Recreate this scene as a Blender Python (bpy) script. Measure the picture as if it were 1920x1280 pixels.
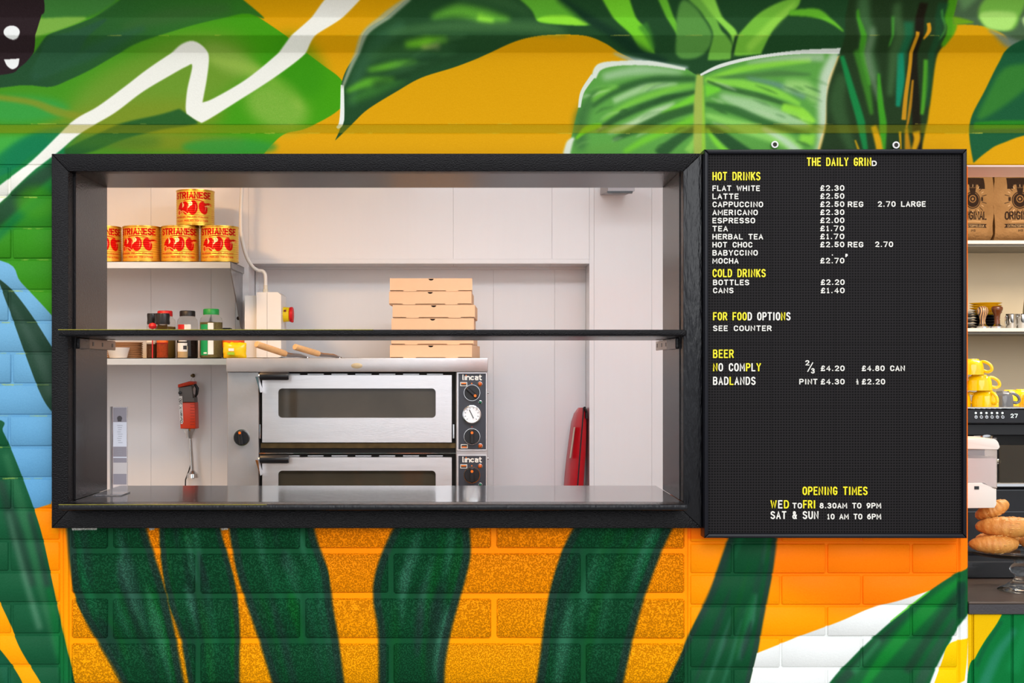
import bpy, bmesh, math, random
import numpy as np
from mathutils import Vector, Matrix
random.seed(7)
RNG = np.random.default_rng(7)
SC = bpy.context.scene
for o in list(bpy.data.objects):
    bpy.data.objects.remove(o)

# ---------------------------------------------------------------- scale
# the outer wall face is Y = 0, the camera stands 3.2 m in front of it at eye height 1.5 m
DIST, EYE, VX, VY, K = 3.2, 1.5, 883.0, 695.0, 0.0004
def S(Y): return K * (DIST + Y)
def X(px, Y=0.0): return (px - VX) * S(Y)
def Z(py, Y=0.0): return EYE - (py - VY) * S(Y)

# ---------------------------------------------------------------- camera, world, lights
cd = bpy.data.cameras.new('camera'); cam = bpy.data.objects.new('camera', cd)
SC.collection.objects.link(cam)
cam.location = (0, -DIST, EYE); cam.rotation_euler = (math.pi / 2, 0, 0)
cd.sensor_width = 36; cd.lens = 36 * DIST / (1920 * K * DIST)
cd.shift_x = (960 - VX) / 1920; cd.shift_y = (VY - 640) / 1920
cd.clip_start = 0.05; cd.clip_end = 60
SC.camera = cam

w = bpy.data.worlds.new('overcast_sky'); SC.world = w; w.use_nodes = True
nt = w.node_tree; bg = nt.nodes['Background']
tc = nt.nodes.new('ShaderNodeTexCoord'); sx = nt.nodes.new('ShaderNodeSeparateXYZ')
cr = nt.nodes.new('ShaderNodeValToRGB')
nt.links.new(tc.outputs['Generated'], sx.inputs[0]); nt.links.new(sx.outputs['Z'], cr.inputs[0])
nt.links.new(cr.outputs[0], bg.inputs[0])
cr.color_ramp.elements[0].position = -0.0; cr.color_ramp.elements[0].color = (.72, .75, .80, 1)
cr.color_ramp.elements[1].position = 0.9; cr.color_ramp.elements[1].color = (1.05, 1.06, 1.12, 1)
bg.inputs[1].default_value = 1.0

def area(name, loc, rot, sx_, sy_, watts, col):
    l = bpy.data.lights.new(name, 'AREA'); l.shape = 'RECTANGLE'; l.size = sx_; l.size_y = sy_
    l.energy = watts; l.color = col
    o = bpy.data.objects.new(name, l); SC.collection.objects.link(o)
    o.location = loc; o.rotation_euler = rot
    return o
area('kitchen_tube_light', (.3, .75, 2.53), (0, 0, 0), 1.2, .4, 24, (.86, .93, 1.0))
area('kitchen_warm_light', (-1.35, 1.35, 2.45), (0, 0, 0), .25, .25, 12.5, (1.0, .58, .26))
area('kitchen_warm_light', (-.55, .75, 2.5), (0, 0, 0), .16, .16, 2, (1.0, .78, .5))
area('cafe_light', (2.1, .9, 2.5), (0, 0, 0), .9, .6, 26, (1.0, .86, .68))
sun = bpy.data.lights.new('soft_sun', 'SUN'); sun.energy = 1.2; sun.angle = math.radians(50); sun.color = (.97, .985, 1)
so = bpy.data.objects.new('soft_sun', sun); SC.collection.objects.link(so)
so.rotation_euler = (math.radians(64), 0, math.radians(4)); so.location = (0, -4, 5)

SC.view_settings.view_transform = 'Standard'; SC.view_settings.look = 'None'
SC.view_settings.gamma = 1; SC.view_settings.use_curve_mapping = False
SC.view_settings.exposure = 0.35

# ---------------------------------------------------------------- materials
def srgb(c):
    return tuple(((v / 255) / 12.92 if v / 255 <= .04045 else ((v / 255 + .055) / 1.055) ** 2.4) for v in c)
MATS = {}
def pm(name, rgb, rough=.5, metal=0, bump=.05, bscale=60, var=.06, vscale=8, coat=0, trans=0, ior=1.45, emit=0, stretch=(1, 1, 1), alpha=1, spec=None, rvar=0):
    """procedural principled material: colour and roughness vary with noise, a second noise gives relief"""
    if name in MATS: return MATS[name]
    m = bpy.data.materials.new(name); m.use_nodes = True; n = m.node_tree; L = n.links
    p = n.nodes['Principled BSDF']; p.inputs['Roughness'].default_value = rough; p.inputs['Metallic'].default_value = metal
    p.inputs['Coat Weight'].default_value = coat; p.inputs['Coat Roughness'].default_value = .06
    p.inputs['Transmission Weight'].default_value = trans; p.inputs['IOR'].default_value = ior
    p.inputs['Alpha'].default_value = alpha
    if spec is not None: p.inputs['Specular IOR Level'].default_value = spec
    t = n.nodes.new('ShaderNodeTexCoord'); mp = n.nodes.new('ShaderNodeMapping'); L.new(t.outputs['Object'], mp.inputs[0])
    mp.inputs['Scale'].default_value = stretch
    c = srgb(rgb)
    if var > 0:
        nz = n.nodes.new('ShaderNodeTexNoise'); nz.inputs['Scale'].default_value = vscale; nz.inputs['Detail'].default_value = 4
        L.new(mp.outputs[0], nz.inputs['Vector'])
        mx = n.nodes.new('ShaderNodeMix'); mx.data_type = 'RGBA'
        mx.inputs[6].default_value = (*[v * (1 - var) for v in c], 1); mx.inputs[7].default_value = (*[min(1, v * (1 + var)) for v in c], 1)
        L.new(nz.outputs[0], mx.inputs[0]); L.new(mx.outputs[2], p.inputs['Base Color'])
        if rvar:
            mr = n.nodes.new('ShaderNodeMapRange'); mr.inputs[3].default_value = max(.02, rough - rvar); mr.inputs[4].default_value = rough + rvar
            L.new(nz.outputs[0], mr.inputs[0]); L.new(mr.outputs[0], p.inputs['Roughness'])
    else: p.inputs['Base Color'].default_value = (*c, 1)
    if bump > 0:
        nb = n.nodes.new('ShaderNodeTexNoise'); nb.inputs['Scale'].default_value = bscale; nb.inputs['Detail'].default_value = 3
        L.new(mp.outputs[0], nb.inputs['Vector'])
        b = n.nodes.new('ShaderNodeBump'); b.inputs['Strength'].default_value = bump; b.inputs['Distance'].default_value = .002
        L.new(nb.outputs[0], b.inputs['Height']); L.new(b.outputs[0], p.inputs['Normal'])
    if emit:
        p.inputs['Emission Color'].default_value = (*c, 1); p.inputs['Emission Strength'].default_value = emit
    MATS[name] = m; return m

def image_mat(name, img, rough=.5, metal=0, bump=.2, bscale=300, tint=None, world=None, pits=0, dist=.002, spec=.05, big=0):
    """paint or print held in an image computed below; world=(W,H,ox,oy,s) maps it by world position, else by UV"""
    m = bpy.data.materials.new(name); m.use_nodes = True; n = m.node_tree; L = n.links
    p = n.nodes['Principled BSDF']; p.inputs['Roughness'].default_value = rough; p.inputs['Metallic'].default_value = metal
    p.inputs['Specular IOR Level'].default_value = spec
    it = n.nodes.new('ShaderNodeTexImage'); it.image = img; it.interpolation = 'Cubic'; it.extension = 'EXTEND'
    g = n.nodes.new('ShaderNodeNewGeometry')
    if world:
        Wc, Hc, ox, oy = world
        sp = n.nodes.new('ShaderNodeSeparateXYZ'); L.new(g.outputs['Position'], sp.inputs[0])
        cb = n.nodes.new('ShaderNodeCombineXYZ')
        def lin(sock, a, b, out):
            q = n.nodes.new('ShaderNodeMath'); q.operation = 'MULTIPLY_ADD'; L.new(sock, q.inputs[0])
            q.inputs[1].default_value = a; q.inputs[2].default_value = b; L.new(q.outputs[0], cb.inputs[out])
        s0 = S(0)
        lin(sp.outputs['X'], 1 / s0 / Wc, (VX - ox) / Wc, 0)          # u = (px - ox)/W
        lin(sp.outputs['Z'], 1 / s0 / Hc, 1 - (VY - oy + EYE / s0) / Hc, 1)
        L.new(cb.outputs[0], it.inputs[0])
    col = it.outputs[0]
    nb = n.nodes.new('ShaderNodeTexNoise'); nb.inputs['Scale'].default_value = bscale; nb.inputs['Detail'].default_value = 4; nb.inputs['Roughness'].default_value = .6
    L.new(g.outputs['Position'], nb.inputs['Vector'])
    h = nb.outputs[0]
    if pits:
        rmp = n.nodes.new('ShaderNodeMapRange'); rmp.inputs[1].default_value = .36; rmp.inputs[2].default_value = .52
        L.new(nb.outputs[0], rmp.inputs[0]); h = rmp.outputs[0]
        mx = n.nodes.new('ShaderNodeMix'); mx.data_type = 'RGBA'; mx.blend_type = 'MULTIPLY'
        r2 = n.nodes.new('ShaderNodeMapRange'); r2.inputs[1].default_value = .30; r2.inputs[2].default_value = .44; r2.inputs[3].default_value = pits; r2.inputs[4].default_value = 0
        L.new(nb.outputs[0], r2.inputs[0]); L.new(r2.outputs[0], mx.inputs[0]); L.new(col, mx.inputs[6]); mx.inputs[7].default_value = (.75, .6, .5, 1)
        col = mx.outputs[2]
    if big:
        n2 = n.nodes.new('ShaderNodeTexNoise'); n2.inputs['Scale'].default_value = 14; n2.inputs['Detail'].default_value = 2
        L.new(g.outputs['Position'], n2.inputs['Vector'])
        ad = n.nodes.new('ShaderNodeMath'); ad.operation = 'MULTIPLY_ADD'; L.new(n2.outputs[0], ad.inputs[0]); ad.inputs[1].default_value = big; L.new(h, ad.inputs[2]); h = ad.outputs[0]
    b = n.nodes.new('ShaderNodeBump'); b.inputs['Strength'].default_value = bump; b.inputs['Distance'].default_value = dist
    L.new(h, b.inputs['Height']); L.new(b.outputs[0], p.inputs['Normal'])
    L.new(col, p.inputs['Base Color'])
    MATS[name] = m; return m

# ---------------------------------------------------------------- painter: lays paint into a picture in memory
def smooth(pts, closed=True, n=6):
    """Catmull-Rom through the points; a doubled point is a corner"""
    P = [np.array(p, float) for p in pts]; N = len(P); out = []
    rng = range(N) if closed else range(N - 1)
    for i in rng:
        p0, p1, p2, p3 = (P[(i - 1) % N], P[i], P[(i + 1) % N], P[(i + 2) % N]) if closed else (P[max(i - 1, 0)], P[i], P[i + 1], P[min(i + 2, N - 1)])
        if np.allclose(p1, p2): continue
        if np.allclose(p0, p1): p0 = p1 - (p2 - p1) * .2
        if np.allclose(p2, p3): p3 = p2 + (p2 - p1) * .2
        for k in range(n):
            t = k / n
            out.append(.5 * ((2 * p1) + (-p0 + p2) * t + (2 * p0 - 5 * p1 + 4 * p2 - p3) * t * t + (-p0 + 3 * p1 - 3 * p2 + p3) * t ** 3))
    if not closed: out.append(P[-1])
    return np.array(out)

def boxblur(a, r):
    r = int(round(r))
    if r < 1: return a
    for ax in (0, 1):
        pad = [(0, 0), (0, 0)]; pad[ax] = (r + 1, r)
        c = np.cumsum(np.pad(a, pad, mode='edge'), axis=ax)
        a = (c[2 * r + 1:] - c[:-2 * r - 1]) / (2 * r + 1) if ax == 0 else (c[:, 2 * r + 1:] - c[:, :-2 * r - 1]) / (2 * r + 1)
    return a

class Canvas:
    def __init__(s, w, h, ox=0, oy=0, sc=1.0, base=(255, 255, 255)):
        s.W, s.H = int(w * sc), int(h * sc); s.ox, s.oy, s.sc = ox, oy, sc; s.w, s.h = w, h
        s.a = np.empty((s.H, s.W, 3), np.float32); s.a[:] = base
    def mask(s, P, soft):
        P = (np.asarray(P, float) - (s.ox, s.oy)) * s.sc
        pad = int(soft * s.sc * 2.2) + 3
        x0 = int(max(0, math.floor(P[:, 0].min()) - pad)); x1 = int(min(s.W, math.ceil(P[:, 0].max()) + pad))
        y0 = int(max(0, math.floor(P[:, 1].min()) - pad)); y1 = int(min(s.H, math.ceil(P[:, 1].max()) + pad))
        if x1 <= x0 or y1 <= y0: return None
        w_, h_ = x1 - x0, y1 - y0
        acc = np.zeros((h_, w_ + 2), np.float32)
        Q = np.roll(P, -1, axis=0)
        for (ax, ay), (bx, by) in zip(P, Q):
            if ay == by: continue
            sg = 1.0
            if ay > by: ax, ay, bx, by, sg = bx, by, ax, ay, -1.0
            r0 = max(int(math.ceil(ay - .5)), y0); r1 = min(int(math.ceil(by - .5)), y1)
            if r1 <= r0: continue
            rows = np.arange(r0, r1); xs = ax + (rows + .5 - ay) * (bx - ax) / (by - ay) - x0
            xs = np.clip(xs, 0, w_); f = np.floor(xs).astype(int); fr = xs - f
            np.add.at(acc, (rows - y0, f), sg * (1 - fr)); np.add.at(acc, (rows - y0, f + 1), sg * fr)
        m = np.clip(np.abs(np.cumsum(acc, axis=1))[:, :w_], 0, 1)
        r = soft * s.sc / 1.6
        if r < 1:
            m[1:-1] = m[1:-1] * .5 + m[:-2] * .25 + m[2:] * .25
        else:
            m = boxblur(boxblur(m, r), r)
        return m, x0, x1, y0, y1
    def fill(s, P, col, soft=.6, a=1.0, grad=None, mottle=0):
        r = s.mask(P, soft)
        if r is None: return
        m, x0, x1, y0, y1 = r
        m = m * a
        if mottle: m = m * (1 - mottle * RNG.random(m.shape))
        c = np.array(col, np.float32)
        if grad:
            (ax, ay), (bx, by), c1 = grad
            yy, xx = np.mgrid[y0:y1, x0:x1]; xx = xx / s.sc + s.ox; yy = yy / s.sc + s.oy
            d = ((xx - ax) * (bx - ax) + (yy - ay) * (by - ay)) / ((bx - ax) ** 2 + (by - ay) ** 2)
            d = np.clip(d, 0, 1)[..., None]; c = c * (1 - d) + np.array(c1, np.float32) * d
        s.a[y0:y1, x0:x1] = s.a[y0:y1, x0:x1] * (1 - m[..., None]) + c * m[..., None]
    def blob(s, pts, col, **k): s.fill(smooth(pts), col, **k)
    def stroke(s, pts, wd, col, soft=.6, a=1.0, sm=True, **k):
        P = smooth(pts, False) if sm and len(pts) > 2 else np.array(pts, float)
        n = len(P)
        if np.isscalar(wd): W = np.full(n, wd, float)
        else: W = np.interp(np.linspace(0, 1, n), np.linspace(0, 1, len(wd)), wd)
        d = np.gradient(P, axis=0); d /= np.maximum(np.linalg.norm(d, axis=1), 1e-6)[:, None]
        nm = np.stack([-d[:, 1], d[:, 0]], 1) * W[:, None] / 2
        s.fill(np.concatenate([P + nm, (P - nm)[::-1]]), col, soft, a, **k)
    def ellipse(s, cx, cy, rx, ry, col, rot=0, **k):
        t = np.linspace(0, 2 * math.pi, 40, endpoint=False); c, n = math.cos(rot), math.sin(rot)
        x, y = rx * np.cos(t), ry * np.sin(t)
        s.fill(np.stack([cx + x * c - y * n, cy + x * n + y * c], 1), col, **k)
    def text(s, txt, x0, x1, y0, y1, col, wd, gap=.3, **k):
        for g, gx, gw in layout(txt, x0, x1, gap):
            for st in GLYPH[g]:
                P = [(gx + u * gw, y1 - v * (y1 - y0)) for u, v in st]
                s.stroke(P, wd, col, sm=False, soft=.3, **k)
                for q in P: s.ellipse(q[0], q[1], wd / 2, wd / 2, col, soft=.3)
    def image(s, name):
        im = bpy.data.images.new(name, s.W, s.H); im.colorspace_settings.name = 'sRGB'
        px = np.ones((s.H, s.W, 4), np.float32); px[..., :3] = np.clip(s.a[::-1] / 255, 0, 1)
        im.pixels.foreach_set(px.ravel()); im.update(); im.pack()
        return im

# ---------------------------------------------------------------- stroke letters (x 0..1, y 0..1 up)
def arc(cx, cy, rx, ry, a0, a1, n=9):
    return [(cx + rx * math.cos(math.radians(a0 + (a1 - a0) * i / (n - 1))), cy + ry * math.sin(math.radians(a0 + (a1 - a0) * i / (n - 1)))) for i in range(n)]
RO = arc(.5, .5, .5, .5, 90, 450, 19)
GLYPH = {
 ' ': [], '.': [[(.5, .02), (.5, .06)]],
 'A': [[(0, 0), (.5, 1), (1, 0)], [(.2, .32), (.8, .32)]],
 'B': [[(0, 0), (0, 1), (.6, 1)] + arc(.6, .77, .33, .23, 90, -90, 7) + [(0, .54)], [(.6, .54)] + arc(.62, .27, .38, .27, 90, -90, 7) + [(0, 0)]],
 'C': [arc(.52, .68, .48, .32, 15, 180) + arc(.52, .32, .48, .32, 180, 345)],
 'D': [[(0, 0), (0, 1), (.45, 1)] + arc(.45, .6, .55, .4, 90, 0, 6) + arc(.45, .4, .55, .4, 0, -90, 6) + [(0, 0)]],
 'E': [[(1, 1), (0, 1), (0, 0), (1, 0)], [(0, .52), (.85, .52)]],
 'F': [[(1, 1), (0, 1), (0, 0)], [(0, .5), (.85, .5)]],
 'G': [arc(.52, .68, .48, .32, 20, 180) + arc(.52, .32, .48, .32, 180, 360) + [(1, .45), (.6, .45)]],
 'H': [[(0, 0), (0, 1)], [(1, 0), (1, 1)], [(0, .5), (1, .5)]],
 'I': [[(.5, 0), (.5, 1)]],
 'J': [[(1, 1), (1, .3)] + arc(.5, .3, .5, .3, 0, -180, 8)],
 'K': [[(0, 0), (0, 1)], [(1, 1), (.02, .4)], [(.35, .6), (1, 0)]],
 'L': [[(0, 1), (0, 0), (1, 0)]],
 'M': [[(0, 0), (0, 1), (.5, .3), (1, 1), (1, 0)]],
 'N': [[(0, 0), (0, 1), (1, 0), (1, 1)]],
 'O': [arc(.5, .66, .5, .34, 0, 180) + arc(.5, .34, .5, .34, 180, 360) + [(1, .66)]],
 'P': [[(0, 0), (0, 1), (.6, 1)] + arc(.6, .73, .4, .27, 90, -90, 8) + [(0, .46)]],
 'R': [[(0, 0), (0, 1), (.6, 1)] + arc(.6, .75, .38, .25, 90, -90, 8) + [(0, .5)], [(.5, .5), (1, 0)]],
 'S': [arc(.5, .76, .47, .24, 25, 180, 8) + [(.1, .62), (.5, .52), (.9, .4)] + arc(.5, .25, .5, .25, 0, -155, 9)],
 'T': [[(0, 1), (1, 1)], [(.5, 1), (.5, 0)]],
 'U': [[(0, 1), (0, .33)] + arc(.5, .33, .5, .33, 180, 360) + [(1, 1)]],
 'V': [[(0, 1), (.5, 0), (1, 1)]],
 'W': [[(0, 1), (.24, 0), (.5, .85), (.76, 0), (1, 1)]],
 'X': [[(0, 1), (1, 0)], [(0, 0), (1, 1)]],
 'Y': [[(0, 1), (.5, .48), (1, 1)], [(.5, .48), (.5, 0)]],
 'Z': [[(0, 1), (1, 1), (0, 0), (1, 0)]],
 '0': [arc(.5, .62, .47, .38, 0, 180) + arc(.5, .38, .47, .38, 180, 360) + [(.97, .62)]],
 '1': [[(.2, .82), (.55, 1), (.55, 0)], [(.25, 0), (.85, 0)]],
 '2': [arc(.5, .7, .45, .3, 165, -20, 9) + [(.05, 0), (1, 0)]],
 '3': [arc(.48, .76, .42, .24, 160, -90, 9), arc(.48, .27, .48, .27, 90, -160, 10)],
 '4': [[(.75, 0), (.75, 1), (0, .3), (1, .3)]],
 '5': [[(.95, 1), (.15, 1), (.08, .52)] + arc(.48, .32, .48, .3, 110, -155, 10)],
 '6': [arc(.5, .33, .45, .33, 0, 360, 14), [(.05, .38), (.2, .75), (.75, 1)]],
 '7': [[(0, 1), (1, 1), (.4, 0)]],
 '8': [arc(.5, .76, .38, .24, -90, 270, 12), arc(.5, .27, .48, .27, 90, 450, 14)],
 '9': [arc(.5, .67, .45, .33, 0, 360, 14), [(.95, .62), (.8, .25), (.25, 0)]],
 '£': [arc(.6, .76, .32, .24, 10, 180, 7) + [(.33, .5), (.25, .12), (.05, 0)], [(.05, 0), (.95, 0), (.98, .12)], [(.05, .48), (.75, .48)]],
 '&': [[(1, 0), (.25, .72)] + arc(.45, .8, .25, .2, 200, -30, 8) + [(.1, .4)] + arc(.42, .25, .38, .25, 160, 330, 7) + [(1, .5)]],
 '/': [[(0, 0), (1, 1)]],
 'l': [[(.4, 1), (.4, .1), (.6, 0)]],
 'i': [[(.5, 0), (.5, .66)]],
 'n': [[(0, 0), (0, .66)], [(0, .45)] + arc(.5, .38, .45, .28, 150, 0, 6) + [(.95, 0)]],
 'c': [arc(.5, .33, .48, .33, 50, 310, 10)],
 'a': [[(.1, .62), (.6, .66), (.9, .5), (.9, 0), (.3, 0), (.08, .18), (.3, .36), (.9, .36)]],
 't': [[(.35, .95), (.35, .1), (.55, 0), (.9, 0)], [(0, .66), (.85, .66)]],
 'p': [[(0, -.3), (0, .66)], arc(.45, .33, .45, .33, 140, -140, 10)],
 'm': [[(0, 0), (0, .66), (.45, .6), (.5, 0)], [(.5, .55), (.9, .62), (1, 0)]],
 'y': [[(0, .66), (.5, .05)], [(1, .66), (.3, -.3)]],
}
NARROW = {'I': .3, '.': .3, ' ': .75, 'l': .4, 'i': .3, 'M': 1.2, 'W': 1.3, 'm': 1.3, '1': .6, 't': .75, 'L': .85, 'E': .85, 'F': .85, '/': .7}
def layout(txt, x0, x1, gap=.3):
    ws = [NARROW.get(c, 1.0) for c in txt]
    tot = sum(ws) + gap * (len(txt) - 1); u = (x1 - x0) / tot; x = x0; out = []
    for c, w_ in zip(txt, ws):
        out.append((c, x, w_ * u)); x += (w_ + gap) * u
    return out
# ---------------------------------------------------------------- the mural: paint laid on the wall
OX, OY, MW, MH = -160, -170, 2300, 1640
mu = Canvas(MW, MH, OX, OY, 1.25, (208, 150, 2))
def rect(x0, y0, x1, y1): return [(x0, y0), (x1, y0), (x1, y1), (x0, y1)]
DG, MG, BG = (24, 66, 40), (58, 128, 34), (98, 180, 38)
# big soft green leaf, top left
mu.blob([(-200, -200), (-200, -200), (330, -200), (330, -200), (425, 0), (485, 38), (550, 82), (605, 122), (640, 150), (650, 185), (628, 212), (575, 240), (535, 250), (512, 268), (492, 292), (470, 330), (470, 330), (-200, 660), (-200, 660)], (66, 138, 28), soft=1.2, grad=((120, 300), (600, 120), (62, 146, 10)))
c3 = lambda L, ox=0, oy=0: [(x / 3 + ox, y / 3 + oy) for x, y in L]
mu.ellipse(300, 165, 180, 75, (112, 142, 44), rot=-.35, soft=30, a=.8)
mu.ellipse(250, 230, 170, 40, (118, 134, 30), rot=-.1, soft=22, a=.75)
mu.ellipse(520, 200, 62, 42, (140, 172, 72), rot=.4, soft=18, a=.8, mottle=.3)
mu.ellipse(438, 118, 60, 22, (138, 166, 70), rot=.4, soft=12, a=.7, mottle=.3)
mu.stroke([(395, 112), (470, 130), (540, 165), (565, 205)], [8, 20, 24, 10], (150, 178, 70), soft=9, a=.5)
mu.ellipse(560, 130, 45, 60, (48, 132, 10), rot=-.6, soft=20, a=.6)
mu.ellipse(30, 205, 100, 26, (52, 148, 62), soft=10, a=.85)
mu.stroke([(-10, 182), (60, 192), (110, 210), (170, 222)], [10, 12, 16, 10], (128, 136, 34), soft=4, a=.8)
mu.ellipse(20, 275, 90, 22, (60, 158, 60), soft=8, a=.9)
mu.ellipse(48, 300, 60, 34, (14, 112, 78), rot=-.7, soft=12, a=.9)
mu.blob([(-60, 330), (-60, 330), (60, 250), (150, 240), (110, 290), (110, 320), (30, 390), (-60, 450), (-60, 450)], (14, 112, 66), soft=8, a=.85)
mu.ellipse(330, 268, 130, 18, (120, 126, 24), soft=12, a=.8)
mu.ellipse(430, 275, 90, 16, (44, 136, 50), soft=8, a=.8)
# dark sweep
mu.blob([(-200, 150), (-200, 150), (0, 138), (32, 124), (72, 94), (105, 72), (150, 56), (190, 40), (235, 18), (300, -10), (300, -10), (430, -10), (430, -10), (500, 42), (470, 36), (430, 42), (370, 56), (310, 74), (262, 86), (225, 100), (172, 130), (130, 150), (95, 163), (50, 160), (0, 165), (-200, 190), (-200, 190)], (34, 74, 42), soft=1.6, grad=((60, 140), (460, 20), (46, 108, 30)))
mu.stroke([(240, 60), (330, 40), (440, 28)], [12, 24, 14], (56, 92, 44), soft=12, a=.6)
mu.stroke([(60, 145), (160, 105), (280, 62)], [16, 24, 10], (42, 84, 60), soft=8, a=.6)
mu.fill(rect(-200, -200, 440, 9), (20, 104, 54), soft=2, a=.9)
mu.blob([(90, 10), (150, 4), (235, 12), (190, 38), (130, 46), (92, 44)], (60, 120, 50), soft=4)
mu.blob([(82, 44), (82, 44), (172, 42), (120, 66), (68, 80), (68, 80)], (116, 164, 62), soft=3)
mu.blob([(60, 130), (60, 130), (90, 85), (150, 66), (210, 44), (170, 80), (90, 140)], (38, 80, 50), soft=3)
# spotted dark shape in the corner
mu.blob([(-200, -200), (-200, -200), (112, -200), (112, -200), (102, 8), (88, 42), (76, 78), (60, 104), (38, 126), (0, 141), (-200, 150), (-200, 150)], (42, 30, 32), soft=1)
for x, y, rx, ry in ((34, 69, 15, 12), (2, 36, 6, 12), (-30, 95, 12, 10), (-4, 82, 5, 8)): mu.ellipse(x, y, rx, ry, (232, 232, 226), soft=1)
mu.blob([(8, 112), (8, 112), (37, 110), (37, 110), (34, 124), (24, 130), (14, 124)], (232, 232, 226), soft=1)
# dark fold under the white line
mu.blob(c3([(560, 745), (700, 690), (900, 645), (1010, 612), (1010, 612), (1112, 686), (1060, 706), (900, 730), (700, 780), (520, 850), (380, 880), (300, 870)]), (30, 82, 36), soft=3, a=.9)
mu.ellipse(215, 265, 90, 16, (56, 104, 30), soft=14, a=.6)
# leaf colours left of the hatch
mu.blob([(-200, 395), (-200, 395), (0, 330), (60, 290), (120, 270), (120, 270), (120, 620), (120, 620), (-200, 640), (-200, 640)], (20, 116, 60), soft=3, grad=((40, 300), (60, 460), (58, 138, 26)))
mu.stroke([(-20, 420), (20, 385), (60, 345), (120, 300)], [34, 34, 30, 20], (34, 66, 44), soft=6, a=.9)
mu.stroke([(-20, 460), (40, 400), (110, 350)], [16, 16, 16], (14, 104, 58), soft=8, a=.7)
mu.ellipse(70, 380, 40, 30, (60, 140, 24), soft=12, a=.7)
mu.ellipse(60, 480, 70, 50, (52, 132, 26), soft=10, a=.8)
# white line
Lw = c3([(0, 1040), (180, 900), (400, 690), (550, 600), (700, 490), (830, 390), (980, 290), (1050, 256), (1110, 250), (1160, 280), (1176, 330), (1165, 440), (1140, 577), (1140, 577), (1200, 555), (1350, 470), (1460, 390), (1600, 270), (1750, 140), (1830, 60), (1900, 0), (2050, -150), (2050, -150), (2200, -120), (2200, -120), (2070, 20), (1920, 140), (1780, 230), (1700, 320), (1540, 440), (1330, 575), (1160, 680), (1120, 685), (1050, 640), (1050, 640), (1045, 600), (1055, 500), (1082, 372), (1050, 375), (950, 430), (800, 520), (640, 640), (450, 750), (330, 850), (200, 950), (60, 1080), (0, 1140), (-200, 1300), (-200, 1300), (-200, 1200), (-200, 1200)])
mu.blob(Lw, (228, 225, 212), soft=1.4)
# hanging leaf, centre top
mu.blob([(628, 263), (628, 263), (640, 232), (641, 190), (640, 160), (650, 130), (670, 100), (690, 65), (725, 42), (760, 18), (800, -10), (860, -200), (860, -200), (2200, -200), (2200, -200), (1500, 140), (1500, 140), (1290, 150), (1215, 124), (1165, 101), (1130, 85), (1090, 75), (1030, 74), (975, 81), (925, 97), (890, 112), (850, 127), (790, 146), (745, 171), (690, 205), (660, 233)], (30, 68, 34), soft=1.2)
mu.stroke([(632, 240), (641, 225), (642, 160)], [5, 9, 6], (222, 224, 214), soft=1)
mu.stroke([(642, 165), (664, 112), (690, 68), (730, 38), (772, 12)], [4, 9, 12, 14, 8], (160, 168, 140), soft=3, a=.8)
mu.stroke([(660, 200), (668, 150), (700, 95), (760, 55)], [10, 20, 26, 20], (48, 92, 58), soft=9, a=.7)
for P, W_, C, so_, a in [
    ([(650, 172), (690, 155), (740, 148)], [6, 18, 8], BG, 4, .9), ([(655, 190), (700, 170), (760, 150)], [10, 20, 4], (66, 134, 44), 7, .7),
    ([(690, 132), (740, 122), (782, 116)], [6, 14, 5], (112, 196, 40), 5, .9), ([(690, 108), (760, 96), (840, 92)], [14, 20, 8], (56, 102, 50), 8, .7),
    ([(760, 88), (800, 84), (840, 80)], [6, 15, 4], (118, 202, 36), 4, .95), ([(790, 92), (825, 90)], [4, 8], (190, 190, 110), 3, .8),
    ([(730, 70), (860, 58), (1010, 60), (1060, 70)], [8, 24, 22, 6], (68, 112, 60), 7, .8),
    ([(810, 42), (860, 32), (910, 40), (955, 46)], [6, 20, 22, 6], (110, 190, 54), 5, .9), ([(895, 42), (925, 48)], [12, 8], (150, 224, 60), 3, .9),
    ([(860, 10), (930, 14), (1000, 40)], [10, 26, 6], (60, 104, 56), 8, .7),
    ([(700, 160), (800, 120), (900, 100)], [16, 14, 6], (26, 58, 28), 6, .7)]:
    mu.stroke(P, W_, C, soft=so_ * 1.5, a=a * .92, mottle=.15)
for k_ in range(34):
    f_ = random.uniform(0, 1); x0 = 655 + 250 * f_ + random.uniform(-10, 60); y0 = 190 - 130 * f_ + random.uniform(-30, 20)
    ln = random.uniform(30, 90); mu.stroke([(x0, y0), (x0 + ln * .5, y0 - ln * .16), (x0 + ln, y0 - ln * .2)], [2, random.uniform(6, 14), 2], random.choice([(48, 90, 50), (60, 104, 60), (22, 52, 28), (38, 76, 44)]), soft=4, a=random.uniform(.25, .55), mottle=.2) if y0 > 20 and y0 < 188 - (x0 + ln - 690) * .46 and x0 > 665 and x0 + ln < 900 else None
mu.blob(c3([(930, 0), (930, 0), (1120, 0), (1120, 0), (1280, 80), (1400, 170), (1400, 170), (1250, 166), (1110, 152), (1060, 90)], 640), (92, 168, 44), soft=2.5)
mu.blob(c3([(1100, 145), (1140, 120), (1280, 120), (1380, 165), (1250, 165)], 640), (138, 214, 50), soft=2.5)
mu.blob(c3([(1400, -20), (1400, -20), (1570, -20), (1570, -20), (1640, 120), (1700, 190), (1765, 303), (1765, 303), (1680, 285), (1600, 205), (1520, 130)], 640), (112, 196, 40), soft=2)
mu.stroke([(1200, 55), (1225, 95)], [20, 6], (56, 120, 40), soft=4, a=.7)
mu.stroke([(1225, 0), (1250, 40), (1275, 80)], [16, 12, 12], (100, 178, 44), soft=3)
mu.stroke([(1040, 12), (1100, 45), (1180, 90), (1250, 118)], [6, 16, 18, 14], (16, 46, 30), soft=6, a=.8)
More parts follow.
